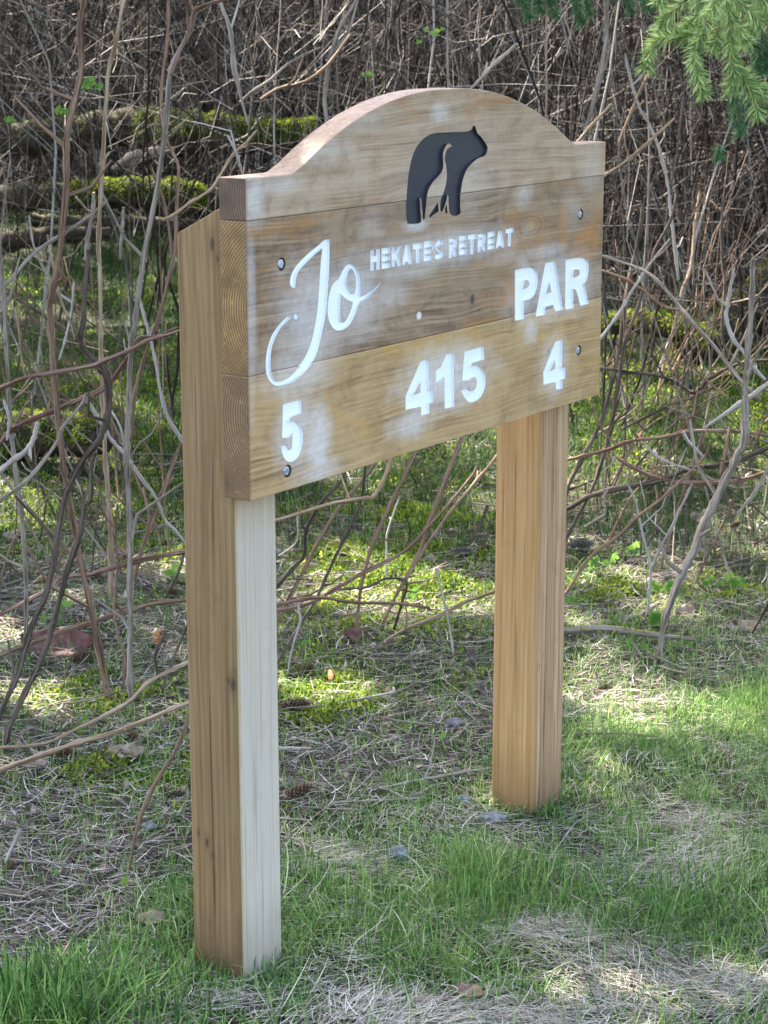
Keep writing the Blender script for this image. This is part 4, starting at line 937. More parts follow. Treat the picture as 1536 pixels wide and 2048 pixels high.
# ------------------------------------------------------------------ thicket behind
def thicket_stem(r, y0, y1, hw, h0, h1, rad, lean):
    y = r.uniform(y0, y1); x = r.uniform(-1, 1) * (hw + .19 * y)
    if y0 > 10.9 and x < .09 * y: y = y1 - (y1 - y) * (y1 - 13.9) / (y1 - y0)
    z = float(gz(x, y)) - .03
    h = r.uniform(h0, h1)
    az = r.uniform(0, 6.283); ln = abs(r.normal(0, lean))
    top = np.array([x + math.cos(az) * ln * h, y + math.sin(az) * ln * h * .6, z + h * math.sqrt(max(.1, 1 - min(.9, ln * ln)))])
    mid = (np.array([x, y, z]) + top) / 2 + r.normal(0, .10, 3) * h * .5
    C = np.array([[x, y, z], [x + (mid[0] - x) * .45 + r.normal(0, .015) * h, y, z + (mid[2] - z) * .5], mid, (mid + top) / 2 + r.normal(0, .03, 3) * h, top])
    P = catmull(C, 2)
    R = np.linspace(rad, rad * .45, len(P)) * (1 + .1 * r.normal(0, 1, len(P)).clip(-1.5, 1.5))
    return P, R
r = np.random.default_rng(21)
for n in range(110):
    P, R = thicket_stem(r, 9.0, 12.5, .2, 1.0, 3.2, r.uniform(.004, .008), .28)
    base = P[0].copy()
    t = Tubes(); t.add(P - base, R, 5)
    o = t.build('thicket_stem', M['thicket']); o.location = base
    tag(o, 'thin bare grey brown stem standing in the brush behind the sign', 'stem', 'thin stems in the brush behind the sign')
for side, cnt, label, grp in ((-1, 70, 'thin dead twig among the taller canes left of the near post', 'thin twigs among the left canes'), (1, 130, 'thin dark twig in the tangle right of the far post', 'thin twigs in the right tangle')):
    for n in range(cnt):
        y = r.uniform(6.6, 9.5) if side < 0 else r.uniform(6.9, 11.0)
        x = side * y * r.uniform(.103, .215); z = float(gz(x, y)) - .01
        az = r.uniform(0, 6.28); el = np.clip(r.normal(.95, .4), .05, 1.5); ln = r.uniform(.35, 1.5)
        d = np.array([math.cos(az) * math.cos(el), math.sin(az) * math.cos(el) * .5, math.sin(el)])
        c = np.array([x, y, z + (r.uniform(.05, .7) if el < .7 else 0)])
        if abs(c[0] + d[0] * ln) < .099 * y: d[0] = -d[0]
        P = catmull(np.array([c, c + d * ln * .33 + r.normal(0, .02, 3) * ln, c + d * ln * .66 + r.normal(0, .04, 3) * ln, c + d * ln]), 3)
        t = Tubes(); t.add(P - c, np.linspace(r.uniform(.003, .0055), .0015, len(P)), 5)
        o = t.build('dead_twig', M[('cane_dark', 'cane_brown', 'cane_grey', 'cane_dark', 'cane_brown')[n % 5]]); o.location = c
        tag(o, label, 'twig', grp)
big = Tubes()
for n in range(3300):
    P, R = thicket_stem(r, 11.5, 19.0, .5, 1.2, 4.2, r.uniform(.0022, .0070), .42)
    big.add(P, R, 4, cap=False)
for n in range(1100):                                  # fallen and leaning stems low down
    P, R = thicket_stem(r, 11.0, 17.0, .5, .6, 2.4, r.uniform(.002, .006), .9)
    big.add(P, R, 4, cap=False)
for n in range(420):                                  # brush pile to the right
    y = r.uniform(12.3, 16.5); x = y * r.uniform(.075, .23); z = float(gz(x, y)) + r.uniform(.02, 1.0)
    az = r.normal(.35, .35); ln = r.uniform(.5, 1.6); el = r.normal(.25, .3)
    d = np.array([math.cos(az) * math.cos(el), math.sin(az) * math.cos(el) * .4, math.sin(el)])
    C = np.array([[x, y, z] - d * ln * .5, [x, y, z] + r.normal(0, .04, 3), [x, y, z] + d * ln * .5])
    big.add(catmull(C, 3), r.uniform(.003, .008), 4, cap=False)
tag(big.build('thicket', M['thicket']), kind='stuff')
fine = Tubes()
for n in range(15000):                                 # fine side twigs through the thicket
    y = r.uniform(11, 18.5); x = r.uniform(-1, 1) * (.5 + .19 * y)
    if x < .07 * y: y = 13.7 + (y - 11) * .65
    z = float(gz(x, y)) + r.uniform(.1, 2.6)
    az = r.uniform(0, 6.28); el = r.normal(.6, .6); ln = r.uniform(.2, .9)
    d = np.array([math.cos(az) * math.cos(el), math.sin(az) * math.cos(el) * .5, math.sin(el)])
    c = np.array([x, y, z])
    fine.add(np.array([c, c + d * ln * .5 + r.normal(0, .03, 3), c + d * ln]), np.array([.0026, .002, .0010]), 3, cap=False)
for n in range(2300):                                 # criss-crossing tips on the near side of the thicket
    y = r.uniform(9.4, 13.2); x = r.uniform(-1, 1) * (.3 + .19 * y); z = CAMZ + y * math.tan(math.radians(.43) - r.uniform(0, 1) ** 1.3 * .105 * (1.5 if x > .1 * y else 1))
    if z < float(gz(x, y)) + .02: continue
    az = r.uniform(0, 6.28); el = r.normal(.45, .65); ln = r.uniform(.15, .75)
    d = np.array([math.cos(az) * math.cos(el), math.sin(az) * math.cos(el) * .5, math.sin(el)]); c = np.array([x, y, z])
    fine.add(np.array([c - d * ln * .5, c + r.normal(0, .03, 3), c + d * ln * .5]), np.array([.0024, .0018, .0010]), 3, cap=False)
tag(fine.build('thicket_twigs', M['thicket']), kind='stuff')
# ------------------------------------------------------------------ conifers that close the view and shade the clearing
PATCH = []                                            # openings shaped into the crowns: (x, y, rx, ry) where sun is meant to land
def patch(px, py, rx, ry):
    g = gat(px, py); PATCH.append((g[0], g[1], rx, ry, g[2]))
patch(780, 1190, .24, .30); patch(680, 1150, .12, .25); patch(1345, 1425, .26, .17); patch(1480, 1445, .14, .10); patch(1350, 765, .34, .35)
patch(362, 1140, .05, .12); patch(30, 870, .16, .28); patch(60, 915, .12, .12); patch(1240, 1370, .10, .10); patch(930, 1215, .12, .12)
patch(640, 1400, .10, .12); pass
for px, py, Y, rr_ in ((400, 232, 13.1, .35), (470, 262, 13.0, .2), (300, 385, 12.0, .2), (700, 110, 13.5, .6), (1010, 120, 14, .5), (1260, 250, 12.5, .5), (200, 120, 14, .4), (1400, 330, 11.5, .4), (1150, 80, 13, .4)):
    a_ = at(px, py, Y); PATCH.append((a_[0], a_[1], rr_, rr_, a_[2]))
S = np.array(SUN)
def lit(c):
    """True where a frond at c would shade one of the sunny openings"""
    hit = np.zeros(len(c), bool)
    for x, y, rx, ry, z in PATCH:
        k = (c[:, 2] - z) / S[2]
        qx, qy = c[:, 0] - S[0] * k, c[:, 1] - S[1] * k
        hit |= ((qx - x) / (rx + .10)) ** 2 + ((qy - y) / (ry + .13)) ** 2 < 1.0
    return hit

def fronds(c, out, size, r):
    """jagged sprays of needles: a fan of narrow triangles round each centre"""
    N = len(c); K = 9
    d = out + r.normal(0, .35, (N, 3)); d[:, 2] -= .25; d /= np.linalg.norm(d, axis=1)[:, None]
    s = np.cross(d, r.normal(0, .4, (N, 3)) + [0, 0, 1.0]); s /= np.linalg.norm(s, axis=1)[:, None]
    Vs = []
    for k in range(K):
        a = (k - (K - 1) / 2) / (K / 2) * 1.15
        e = d * math.cos(a) + s * math.sin(a)
        p = np.cross(e, np.cross(d, s))
        ln = size * (1 - .35 * abs(a)) * r.uniform(.7, 1.1, N)
        st = c + d * (size * .25 * (k % 3))[:, None] * .6
        w = size * .10
        drop = np.zeros((N, 3)); drop[:, 2] = -.18 * ln
        Vs += [st - p * w[:, None], st + p * w[:, None], st + e * ln[:, None] + drop]
    V = np.stack(Vs, 1).reshape(-1, 3)
    T = np.arange(N * K * 3).reshape(-1, 3)
    return V, T, np.repeat(r.random(N), K * 3)

def conifer(x, y, h, h0, rad, n, label, seed, cull=True, group='conifers standing round the clearing'):
    r = np.random.default_rng(seed)
    z = float(gz(x, y)) - .05
    root = tag(empty('conifer_tree', (x, y, z)), label, 'tree', group)
    t = Tubes(); t.add(np.array([[0, 0, 0], [.03, .02, h * .3], [-.02, .03, h * .6], [0, 0, h]]), np.array([.02 * h, .016 * h, .010 * h, .003]), 9)
    t.build('trunk', M['log'], root)
    nb = int(h * 9)
    cs, outs, sz = [], [], []
    lb = Tubes()
    for k in range(nb):
        zz = r.uniform(h0, h) ; f = (zz - h0) / (h - h0)
        az = r.uniform(0, 6.283); L = rad * (1 - f) ** .75 * r.uniform(.75, 1.1) + .15
        tt = r.beta(1.3, 1.0, n // nb + 1)
        o = np.array([math.cos(az), math.sin(az), 0])
        dz = -.28 * tt * tt * L + .05
        c = o[None] * (tt * L)[:, None] + r.normal(0, .11, (len(tt), 3)) * (.4 + tt)[:, None]
        c[:, 2] = zz + dz + r.normal(0, .07, len(tt))
        cs.append(c); outs.append(np.repeat(o[None] + r.normal(0, .2, 3)[None], len(tt), 0)); sz.append(r.uniform(.13, .30, len(tt)))
        lb.add(np.array([[0, 0, zz], o * L * .5 + [0, 0, zz - .02 * L], o * L * .95 + [0, 0, zz - .26 * L]]), np.array([.018, .012, .004]), 4, cap=False)
    lb.build('bough', M['log'], root)
    c = np.vstack(cs); out = np.vstack(outs); sz = np.concatenate(sz)
    if cull:
        k = ~lit(c + [x, y, z]); c, out, sz = c[k], out[k], sz[k]  # crown shaped for light: fronds blocking the chosen sun patches are left out
    V, T, q = fronds(c, out, sz, r)
    mesh_np('crown', V, [T], M['conifer'], {'rnd': q}, parent=root)
    return root
conifer(-3.7, 9.6, 9.5, 2.6, 2.6, 3800, 'dark conifer left of the clearing nearest the sign', 1)
conifer(-4.6, 13.2, 12.0, 2.8, 3.0, 2800, 'tall dark conifer behind the left end of the thicket', 2)
conifer(-2.9, 16.8, 12.0, 2.2, 2.8, 2200, 'dark conifer in the thicket behind the mossy logs', 3)
conifer(3.9, 13.6, 10.5, 2.8, 2.5, 1900, 'dark conifer behind the right end of the thicket', 4)
conifer(-.6, 20.6, 11.0, .5, 2.6, 3000, 'dark conifer closing the view straight behind the arch', 5)
conifer(-6.4, 8.6, 10.0, 2.5, 2.7, 2600, 'outermost conifer on the left of the clearing', 6)
conifer(2.75, 8.3, 9.0, 3.3, 2.3, 2600, 'slim unseen conifer right of the sign, added to cut skylight', 9)  # out of view, added to darken the ground behind the sign
conifer(3.3, 10.7, 9.5, 3.0, 2.6, 2600, 'broad unseen conifer behind the right tangle, added to cut skylight', 10)  # also unseen, added overhead to hold back skylight
conifer(-5.6, 6.4, 9.0, 2.6, 2.5, 3000, 'unseen conifer on the left nearest the camera, added for shade', 7)  # unseen, added so its crown shades the foreground
conifer(-2.75, 7.4, 8.5, 3.2, 1.9, 2200, 'slim unseen conifer left of the sign, added for shade', 8)  # second unseen tree added for foreground shade
def backwood():
    """the dark wood behind the thicket, one mass"""
    r = np.random.default_rng(9)
    N = 15000
    y = r.uniform(19.5, 25, N); x = r.uniform(-1, 1, N) * (2 + .24 * y); z = gz(x, y) + r.uniform(0, 1, N) ** 1.4 * 5.5
    c = np.stack([x, y, z], -1); out = np.stack([r.normal(0, 1, N), -np.ones(N), r.normal(0, .5, N)], -1)
    V, T, q = fronds(c, out, r.uniform(.2, .5, N), r)
    tag(mesh_np('far_wood', V, [T], M['conifer'], {'rnd': q}), kind='stuff')
backwood()

# ------------------------------------------------------------------ spruce with boughs hanging into the picture at the top right
SX, SY = 2.35, 4.1
spr = tag(empty('spruce_tree', (SX, SY, 0)), 'spruce tree at the right with green boughs drooping into the top corner', 'tree')
t = Tubes(); t.add(np.array([[0, 0, -.1], [.02, 0, 2], [0, .03, 4], [0, 0, 7.0]]), np.array([.14, .11, .07, .02]), 12); t.build('trunk', M['log'], spr)
rs = np.random.default_rng(5)
def sprig(px, Y, label=None, dens=1.9, nl=.024, yend=None, wood='cane_tan', mat='needles'):
    C = np.array([at(a, b, Y + (0 if yend is None else (yend - Y) * k / (len(px) - 1))) for k, (a, b) in enumerate(px)]) - [SX, SY, 0]
    P = catmull(C, 6)
    tb = Tubes(); tb.add(P, np.linspace(.0026, .0013, len(P)), 5, .4)
    b = tb.build('bough', M[wood], spr)
    L = np.concatenate([[0], np.cumsum(np.linalg.norm(np.diff(P, axis=0), axis=1))])
    N = int(L[-1] * 1700 * dens) + 40
    u = np.concatenate([rs.uniform(0, L[-1], N), np.full(26, L[-1])])
    N = len(u)
    c = np.stack([np.interp(u, L, P[:, k]) for k in range(3)], -1)
    k = np.clip(np.searchsorted(L, u) - 1, 0, len(P) - 2)
    d = P[k + 1] - P[k]; d /= np.linalg.norm(d, axis=1)[:, None]
    q = rs.normal(0, 1, (N, 3)); q -= (q * d).sum(1)[:, None] * d; q /= np.linalg.norm(q, axis=1)[:, None]
    q[:, 2] += .25; 
    dr = d * rs.uniform(.45, .95, N)[:, None] + q * rs.uniform(.6, 1.0, N)[:, None]; dr /= np.linalg.norm(dr, axis=1)[:, None]
    sd = np.cross(dr, rs.normal(0, 1, (N, 3))); sd /= np.linalg.norm(sd, axis=1)[:, None]
    V, T, ow = ribbons(c, dr, sd, rs.uniform(.75, 1.15, N) * nl, rs.uniform(.0015, .0024, N), rs.uniform(-.1, .25, N), 2)
    mesh_np('needles', V, [T], M[mat], {'rnd': rs.random(N)[ow]}, parent=b)
    return b
for px, Y in [
    ([(1420, -40), (1390, -12), (1363, 7), (1330, 37), (1316, 60)], 3.35),
    ([(1392, -40), (1397, 0), (1400, 20), (1412, 42), (1400, 75), (1388, 103), (1393, 142), (1406, 184)], 3.25),
    ([(1400, 60), (1373, 74), (1347, 73), (1313, 83), (1298, 107), (1293, 134)], 3.3),
    ([(1455, -20), (1440, 33), (1435, 67), (1426, 94)], 3.35),
    ([(1450, -20), (1460, 42), (1462, 75), (1463, 108), (1473, 138), (1493, 167), (1510, 200), (1516, 230)], 3.3),
    ([(1463, 118), (1468, 140), (1462, 165), (1462, 180)], 3.28),
    ([(1478, 140), (1500, 158), (1518, 176), (1524, 196)], 3.34),
    ([(1440, -40), (1480, 7), (1505, 25), (1521, 46)], 3.2),
    ([(1500, -30), (1530, 5), (1550, 40)], 3.2),
    ([(1360, -50), (1335, -20), (1318, 2)], 3.3),
    ([(1460, -30), (1433, -6), (1426, 18)], 3.15),
    ([(1505, 20), (1510, 58), (1513, 92), (1518, 130)], 3.6),
    ([(1462, 160), (1468, 192), (1472, 225), (1478, 262)], 3.75),
    ([(1420, 70), (1412, 30), (1385, 40), (1372, 58)], 3.5),
    ([(1540, -20), (1520, 15), (1500, 60), (1490, 90)], 3.55),
    ([(1550, 60), (1535, 100), (1530, 140)], 3.6),
    ([(1436, 288), (1438, 300), (1440, 314)], 4.6),
    ([(1440, -30), (1455, 20), (1480, 60), (1490, 80)], 3.45),
]:
    sprig(px, Y, mat='needles_dark' if Y > 3.58 else 'needles')
for px, Y in [([(1030, -30), (1045, 5), (1058, 34)], 5.2), ([(1090, -30), (1100, 0), (1110, 30)], 5.3), ([(1140, -40), (1150, 5), (1162, 44)], 5.2), ([(1180, -30), (1172, 5), (1180, 26)], 5.4), ([(1060, -30), (1075, 0), (1082, 22)], 5.3), ([(1240, -30), (1250, -5), (1262, 22)], 5.2), ([(1290, -30), (1285, 0), (1296, 18)], 5.0)]:
    sprig(px, Y, nl=.026, mat='needles_dark')
main = Tubes()
for tip, Y in (((1400, -45), 3.3), ((1460, -35), 3.35), ((1560, 20), 3.5), ((1100, -45), 5.3), ((1290, -45), 5.1), ((1560, 180), 3.8)):
    e = at(tip[0], tip[1], Y) - [SX, SY, 0]
    main.add(catmull(np.array([[0, 0, e[2] + .35], e * [.5, .5, 1] + [0, 0, .22], e]), 5), np.linspace(.02, .004, 11), 6)
main.build('limb', M['cane_brown'], spr)
# upper crown of the spruce
r = np.random.default_rng(77)
N = 2600
zz = r.uniform(2.5, 7, N); az = r.uniform(0, 6.28, N); L = (1.9 * (1 - (zz - 2.5) / 4.7)) ** 1.0 * r.uniform(.15, 1, N) ** .6
c = np.stack([np.cos(az) * L, np.sin(az) * L, zz - .25 * L], -1)
V, T, q = fronds(c, np.stack([np.cos(az), np.sin(az), np.full(N, -.1)], -1), r.uniform(.12, .26, N), r)
k = ~lit(c + [SX, SY, 0])
kk = np.repeat(k, 27)
V2 = V[kk]; q2 = q[kk]
mesh_np('crown', V2, [np.arange(len(V2)).reshape(-1, 3)], M['needles'], {'rnd': q2}, parent=spr)
# ------------------------------------------------------------------ ground cover
r = np.random.default_rng(31)
def lawn_edge(x): return 4.12 + 1.0 * (x + .76) + .12 * wav(x, x * 0 + 1.0, 5, 5) + np.clip(-(x + .35) * .9, 0, .5) * -0.9
def scatter(n, y0, y1, hw=.30, pow_=1.0):
    y = y0 + (y1 - y0) * r.random(n) ** pow_
    x = r.uniform(-1, 1, n) * (hw + .20 * y)
    return x, y
def lawn(x, y): return sstep(.22, -.22, y - lawn_edge(x) - .12 * wav(x, y, 6, 6))
def inpost(x, y):
    dx, dy = x - OX, y - OY
    u, v = dx * cy + dy * sy, -dx * sy + dy * cy
    return (v > BT - .004) & (v < BT + PD + .006) & (((u > .026) & (u < .171)) | ((u > 1.188) & (u < 1.333)))
def ell(x, y, cx, cy_, rx, ry): return np.exp(-(((x - cx) / rx) ** 2 + ((y - cy_) / ry) ** 2) * 1.2)
def thatch(x, y):
    """pale flattened straw"""
    return np.clip(ell(x, y, .30, 3.62, .34, .16) + ell(x, y, .52, 3.95, .16, .16) + ell(x, y, .33, 4.12, .12, .14) + ell(x, y, .02, 3.68, .16, .10) + .8 * ell(x, y, .70, 3.85, .2, .12)
                   + .7 * ell(x, y, -.12, 4.45, .10, .12) + .6 * ell(x, y, .75, 4.7, .16, .2) + .7 * ell(x, y, .62, 4.45, .18, .14) + .5 * ell(x, y, -.38, 3.75, .1, .08)
                   + .5 * ell(x, y, .12, 4.75, .14, .12) + .22 * sstep(.2, .7, wav(x, y, 7, 7)), 0, 1)

MP = [tuple(gat(a, b)[:2]) for a, b in ((770, 1180), (700, 1040), (300, 1010), (60, 1060), (1340, 755), (640, 1390), (1200, 1180), (150, 780), (1420, 1180), (240, 1560), (100, 1540), (350, 880), (880, 1060))]
def mossd(x, y):
    md = np.clip(1.5 * ell(x, y, *MP[0], .42, .45) + 1.2 * ell(x, y, *MP[1], .4, .7) + 1.0 * ell(x, y, *MP[2], .28, .8) + .9 * ell(x, y, *MP[3], .3, .6) + 1.2 * ell(x, y, *MP[4], .8, 1.0) + 1.1 * ell(x, y, *MP[5], .26, .30) + .6 * ell(x, y, -.02, 5.75, .3, .25) + .5 * ell(x, y, -.85, 5.6, .3, .3) + .45 * ell(x, y, -.55, 5.0, .25, .2) + .5 * ell(x, y, *MP[6], .2, .3)
             + .6 * ell(x, y, *MP[7], .6, .8) + .45 * ell(x, y, *MP[8], .3, .3) + .5 * ell(x, y, *MP[9], .12, .12) + .4 * ell(x, y, *MP[10], .1, .1) + .7 * ell(x, y, *MP[11], .3, .5) + .6 * ell(x, y, *MP[12], .3, .5) + .45 * sstep(8, 9.5, y) * sstep(-.3, .3, wav(x, y, 2, 2)), 0, 1)
    return md * (.35 + .65 * sstep(-.4, .3, wav(x, y, 8, 5)))

# green grass of the lawn
x, y = scatter(230000, 3.25, 6.6, .12, .85)
den = lawn(x, y) * (1 - .50 * thatch(x, y)) * (.30 + .70 * sstep(-.4, .5, wav(x, y, 9, 0)))
den = np.maximum(den, .06 * sstep(6.8, 5.4, y))
k = (r.random(len(x)) < den) & ~inpost(x, y)
x, y = x[k], y[k]; N = len(x)
root = np.stack([x, y, gz(x, y) - .004], -1)
pd = np.exp(-((x + .27) ** 2 + (y - 3.72) ** 2) / .03) + np.exp(-((x - .36) ** 2 + (y - 4.66) ** 2) / .03)
long_ = -.55 * pd.clip(0, 1) + (sstep(.0, .8, wav(x, y, 3.3, 2)) + 1.2 * ell(x, y, -.62, 3.72, .32, .16)).clip(0, 1.3)
el = np.clip(r.normal(.95, .38, N), .1, 1.5)
d, s = basis(N, el, r.uniform(0, 6.283, N))
ln = r.uniform(.030, .098, N) * (1 + .8 * long_) * np.where(r.random(N) < .05, 1.6, 1)
V, T, ow = ribbons(root, d, s, ln, r.uniform(.0014, .0030, N) * (1 + 1.5 * ell(x, y, -.62, 3.72, .3, .15)), r.uniform(.1, .7, N), 3)
tone = (r.beta(1.7, 2.0, N) + .10 * wav(x, y, 4, 4) - .18 * ell(x, y, -.62, 3.72, .35, .2)).clip(0, 1)
tag(mesh_np('lawn_grass', V, [T], M['grass'], {'rnd': tone[ow]}), kind='stuff')

# tufts against the feet of the posts
for tn, (u0, v0, u1, v1, cnt) in enumerate(((.06, .045, .18, .045, 90), (.02, .05, .02, .2, 26), (.185, .05, .185, .2, 70), (1.20, .045, 1.34, .045, 70), (1.18, .05, 1.18, .2, 40), (1.345, .05, 1.345, .2, 80))):
    f = r.random(cnt); u = u0 + (u1 - u0) * f + r.normal(0, .006, cnt); v = v0 + (v1 - v0) * f + r.normal(0, .006, cnt)
    x, y = s2w(u, v); k = ~inpost(x, y); x, y = x[k], y[k]; N = len(x)
    d, s = basis(N, np.clip(r.normal(1.1, .3, N), .3, 1.5), r.uniform(0, 6.28, N))
    V, T, ow = ribbons(np.stack([x, y, gz(x, y) - .004], -1), d, s, r.uniform(.03, .11, N), r.uniform(.0014, .003, N), r.uniform(.1, .7, N), 4, r.normal(0, .05, N))
    tag(mesh_np('grass_tuft', V, [T], M['grass'], {'rnd': np.where(r.random(N) < .2, 1, r.random(N) * .8)[ow]}), kind='stuff')

# flattened straw in the lawn, combed in swaths
x, y = scatter(110000, 3.25, 6.2, .12, .85)
k = (r.random(len(x)) < (lawn(x, y) * (.14 + .72 * thatch(x, y) ** 1.2))) & ~inpost(x, y)
x, y = x[k], y[k]; N = len(x)
th = thatch(x, y)
az = 2.6 * wav(x, y, 2.4, 3) + r.normal(0, .55, N) + np.where(r.random(N) < .18, r.uniform(0, 6.28, N), 0)
el = np.abs(r.normal(.10, .14, N)) + .04
d, s = basis(N, el, az)
root = np.stack([x, y, gz(x, y) + r.uniform(0, .012, N) + .016 * th], -1)
V, T, ow = ribbons(root, d, s, r.uniform(.03, .10, N), r.uniform(.0011, .0023, N), r.uniform(.05, .25, N), 4, r.normal(0, .10, N))
tag(mesh_np('lawn_straw', V, [T], M['straw'], {'rnd': (r.beta(2, 2, N))[ow]}), kind='stuff')

# long loose grass blades in front (a few that stand out)
x, y = scatter(900, 3.3, 4.6, .1)
k = lawn(x, y) > .4; x, y = x[k], y[k]; N = len(x)
d, s = basis(N, r.uniform(.35, 1.2, N), r.uniform(0, 6.28, N))
V, T, ow = ribbons(np.stack([x, y, gz(x, y)], -1), d, s, r.uniform(.09, .2, N), r.uniform(.0016, .003, N), r.uniform(.2, .6, N), 5, r.normal(0, .06, N))
tag(mesh_np('long_grass', V, [T], M['grass'], {'rnd': np.where(r.random(N) < .3, 1.0, r.random(N) * .8)[ow]}), kind='stuff')

# litter of dead stalks and needles
x, y = scatter(60000, 3.6, 9.0, .2, 1.0)
bare = (1 - .85 * mossd(x, y)) * (1 - .82 * lawn(x, y)) * (.25 + .75 * sstep(-.4, .4, wav(x, y, 4.5, 1) + .5 * sstep(6.6, 5.2, y))) * (1 - .7 * sstep(7.2, 8.4, y))
k = (r.random(len(x)) < bare) & ~inpost(x, y); x, y = x[k], y[k]; N = len(x)
d, s = basis(N, np.abs(r.normal(.06, .16, N)), r.normal(.15, .9, N) + np.where(r.random(N) < .5, math.pi, 0))
root = np.stack([x, y, gz(x, y) + r.uniform(.0, .022, N)], -1)
V, T, ow = ribbons(root, d, s, r.uniform(.02, .11, N) * np.where(r.random(N) < .06, 2, 1), r.uniform(.0012, .0030, N), r.uniform(-.05, .2, N), 3, r.normal(0, .1, N))
tag(mesh_np('stalk_litter', V, [T], M['litter'], {'rnd': r.beta(1.6, 2.0, N)[ow]}), kind='stuff')
# thin round dead twigs
tw = Tubes()
for n in range(700):
    yy = r.uniform(3.9, 8.6); xx = r.uniform(-1, 1) * (.2 + .2 * yy)
    if r.random() < float(lawn(np.array(xx), np.array(yy))) * .9 or bool(inpost(np.array(xx), np.array(yy))): continue
    z = float(gz(xx, yy)) + r.uniform(.006, .03); a = r.normal(.2, .8); l = r.uniform(.06, .34); b = r.normal(0, .10)
    d_ = np.array([math.cos(a), math.sin(a), b]); c = np.array([xx, yy, z])
    tw.add(np.array([c - d_ * l / 2, c + r.normal(0, .02, 3) * l * 2 * [1, 1, .3], c + d_ * l / 2]), r.uniform(.001, .003), 4, cap=False)
tag(tw.build('twig_litter', M['cane_grey']), kind='stuff')
# crumpled leaf bits
x, y = scatter(3000, 3.8, 9, .2); k = r.random(len(x)) > .9 * lawn(x, y); x, y = x[k], y[k]; N = len(x)
d, s = basis(N, r.normal(.1, .4, N), r.uniform(0, 6.28, N)); s[:, 2] += r.normal(0, .4, N)
V, T, ow = ribbons(np.stack([x, y, gz(x, y) + .006], -1), d, s, r.uniform(.010, .036, N), r.uniform(.006, .020, N), r.uniform(-.4, .6, N), 3)
tag(mesh_np('leaf_litter', V, [T], M['deadleaf'], {'rnd': r.random(N)[ow]}), kind='stuff')

# moss carpet
x, y = scatter(460000, 4.6, 12.5, .2, 1.1)
md = mossd(x, y)
k = (r.random(len(x)) < md) & ~inpost(x, y); x, y = x[k], y[k]; N = len(x)
hump = .02 * sstep(-.2, .8, wav(x, y, 8, 5))
d, s = basis(N, np.clip(r.normal(.9, .45, N), .1, 1.5), r.uniform(0, 6.28, N))
V, T, ow = ribbons(np.stack([x, y, gz(x, y) - .002 + hump], -1), d, s, r.uniform(.014, .036, N), r.uniform(.004, .010, N) * (1 + .06 * (y - 6).clip(0, 6)), r.uniform(.2, 1.0, N), 2)
tag(mesh_np('moss_carpet', V, [T], M['moss'], {'rnd': (r.beta(2, 2, N) + .15 * wav(x, y, 6, 3)).clip(0, 1)[ow]}), kind='stuff')

# taller grass beyond
x, y = scatter(95000, 6.6, 16, .25, 1.1)
den = sstep(7.0, 8.6, y) * (.25 + .75 * sstep(-.3, .5, wav(x, y, 2.6, 4) + .25)) 
den = np.maximum(den, .8 * ell(x, y, *(gat(345, 870)[:2]), .2, .6)); den = np.maximum(den, .7 * ell(x, y, *(gat(830, 960)[:2]), .35, .6))
den = den * (1 - .55 * ell(x, y, *(gat(1340, 755)[:2]), .6, .7))
k = r.random(len(x)) < den; x, y = x[k], y[k]; N = len(x)
d, s = basis(N, np.clip(r.normal(1.1, .28, N), .2, 1.5), r.uniform(0, 6.28, N))
V, T, ow = ribbons(np.stack([x, y, gz(x, y) - .005], -1), d, s, r.uniform(.07, .22, N), r.uniform(.002, .0046, N) * (1 + .07 * (y - 8).clip(0, 8)), r.uniform(.1, .7, N), 3)
tag(mesh_np('tall_grass', V, [T], M['far_grass'], {'rnd': r.beta(2, 2.4, N)[ow]}), kind='stuff')
# thin grass and small weeds between the litter
x, y = scatter(52000, 4.2, 8.0, .2)
den = (1 - lawn(x, y)) * (.22 + .5 * sstep(0, .7, wav(x, y, 4, 6)) + .7 * sstep(.25, .8, x) * sstep(7.2, 6.2, y))
k = (r.random(len(x)) < den) & ~inpost(x, y); x, y = x[k], y[k]; N = len(x)
d, s = basis(N, np.clip(r.normal(1.0, .35, N), .15, 1.5), r.uniform(0, 6.28, N))
V, T, ow = ribbons(np.stack([x, y, gz(x, y) - .004], -1), d, s, r.uniform(.03, .10, N), r.uniform(.0014, .0036, N), r.uniform(.1, .7, N), 3)
tag(mesh_np('sparse_grass', V, [T], M['grass'], {'rnd': r.beta(2.4, 2.2, N)[ow]}), kind='stuff')

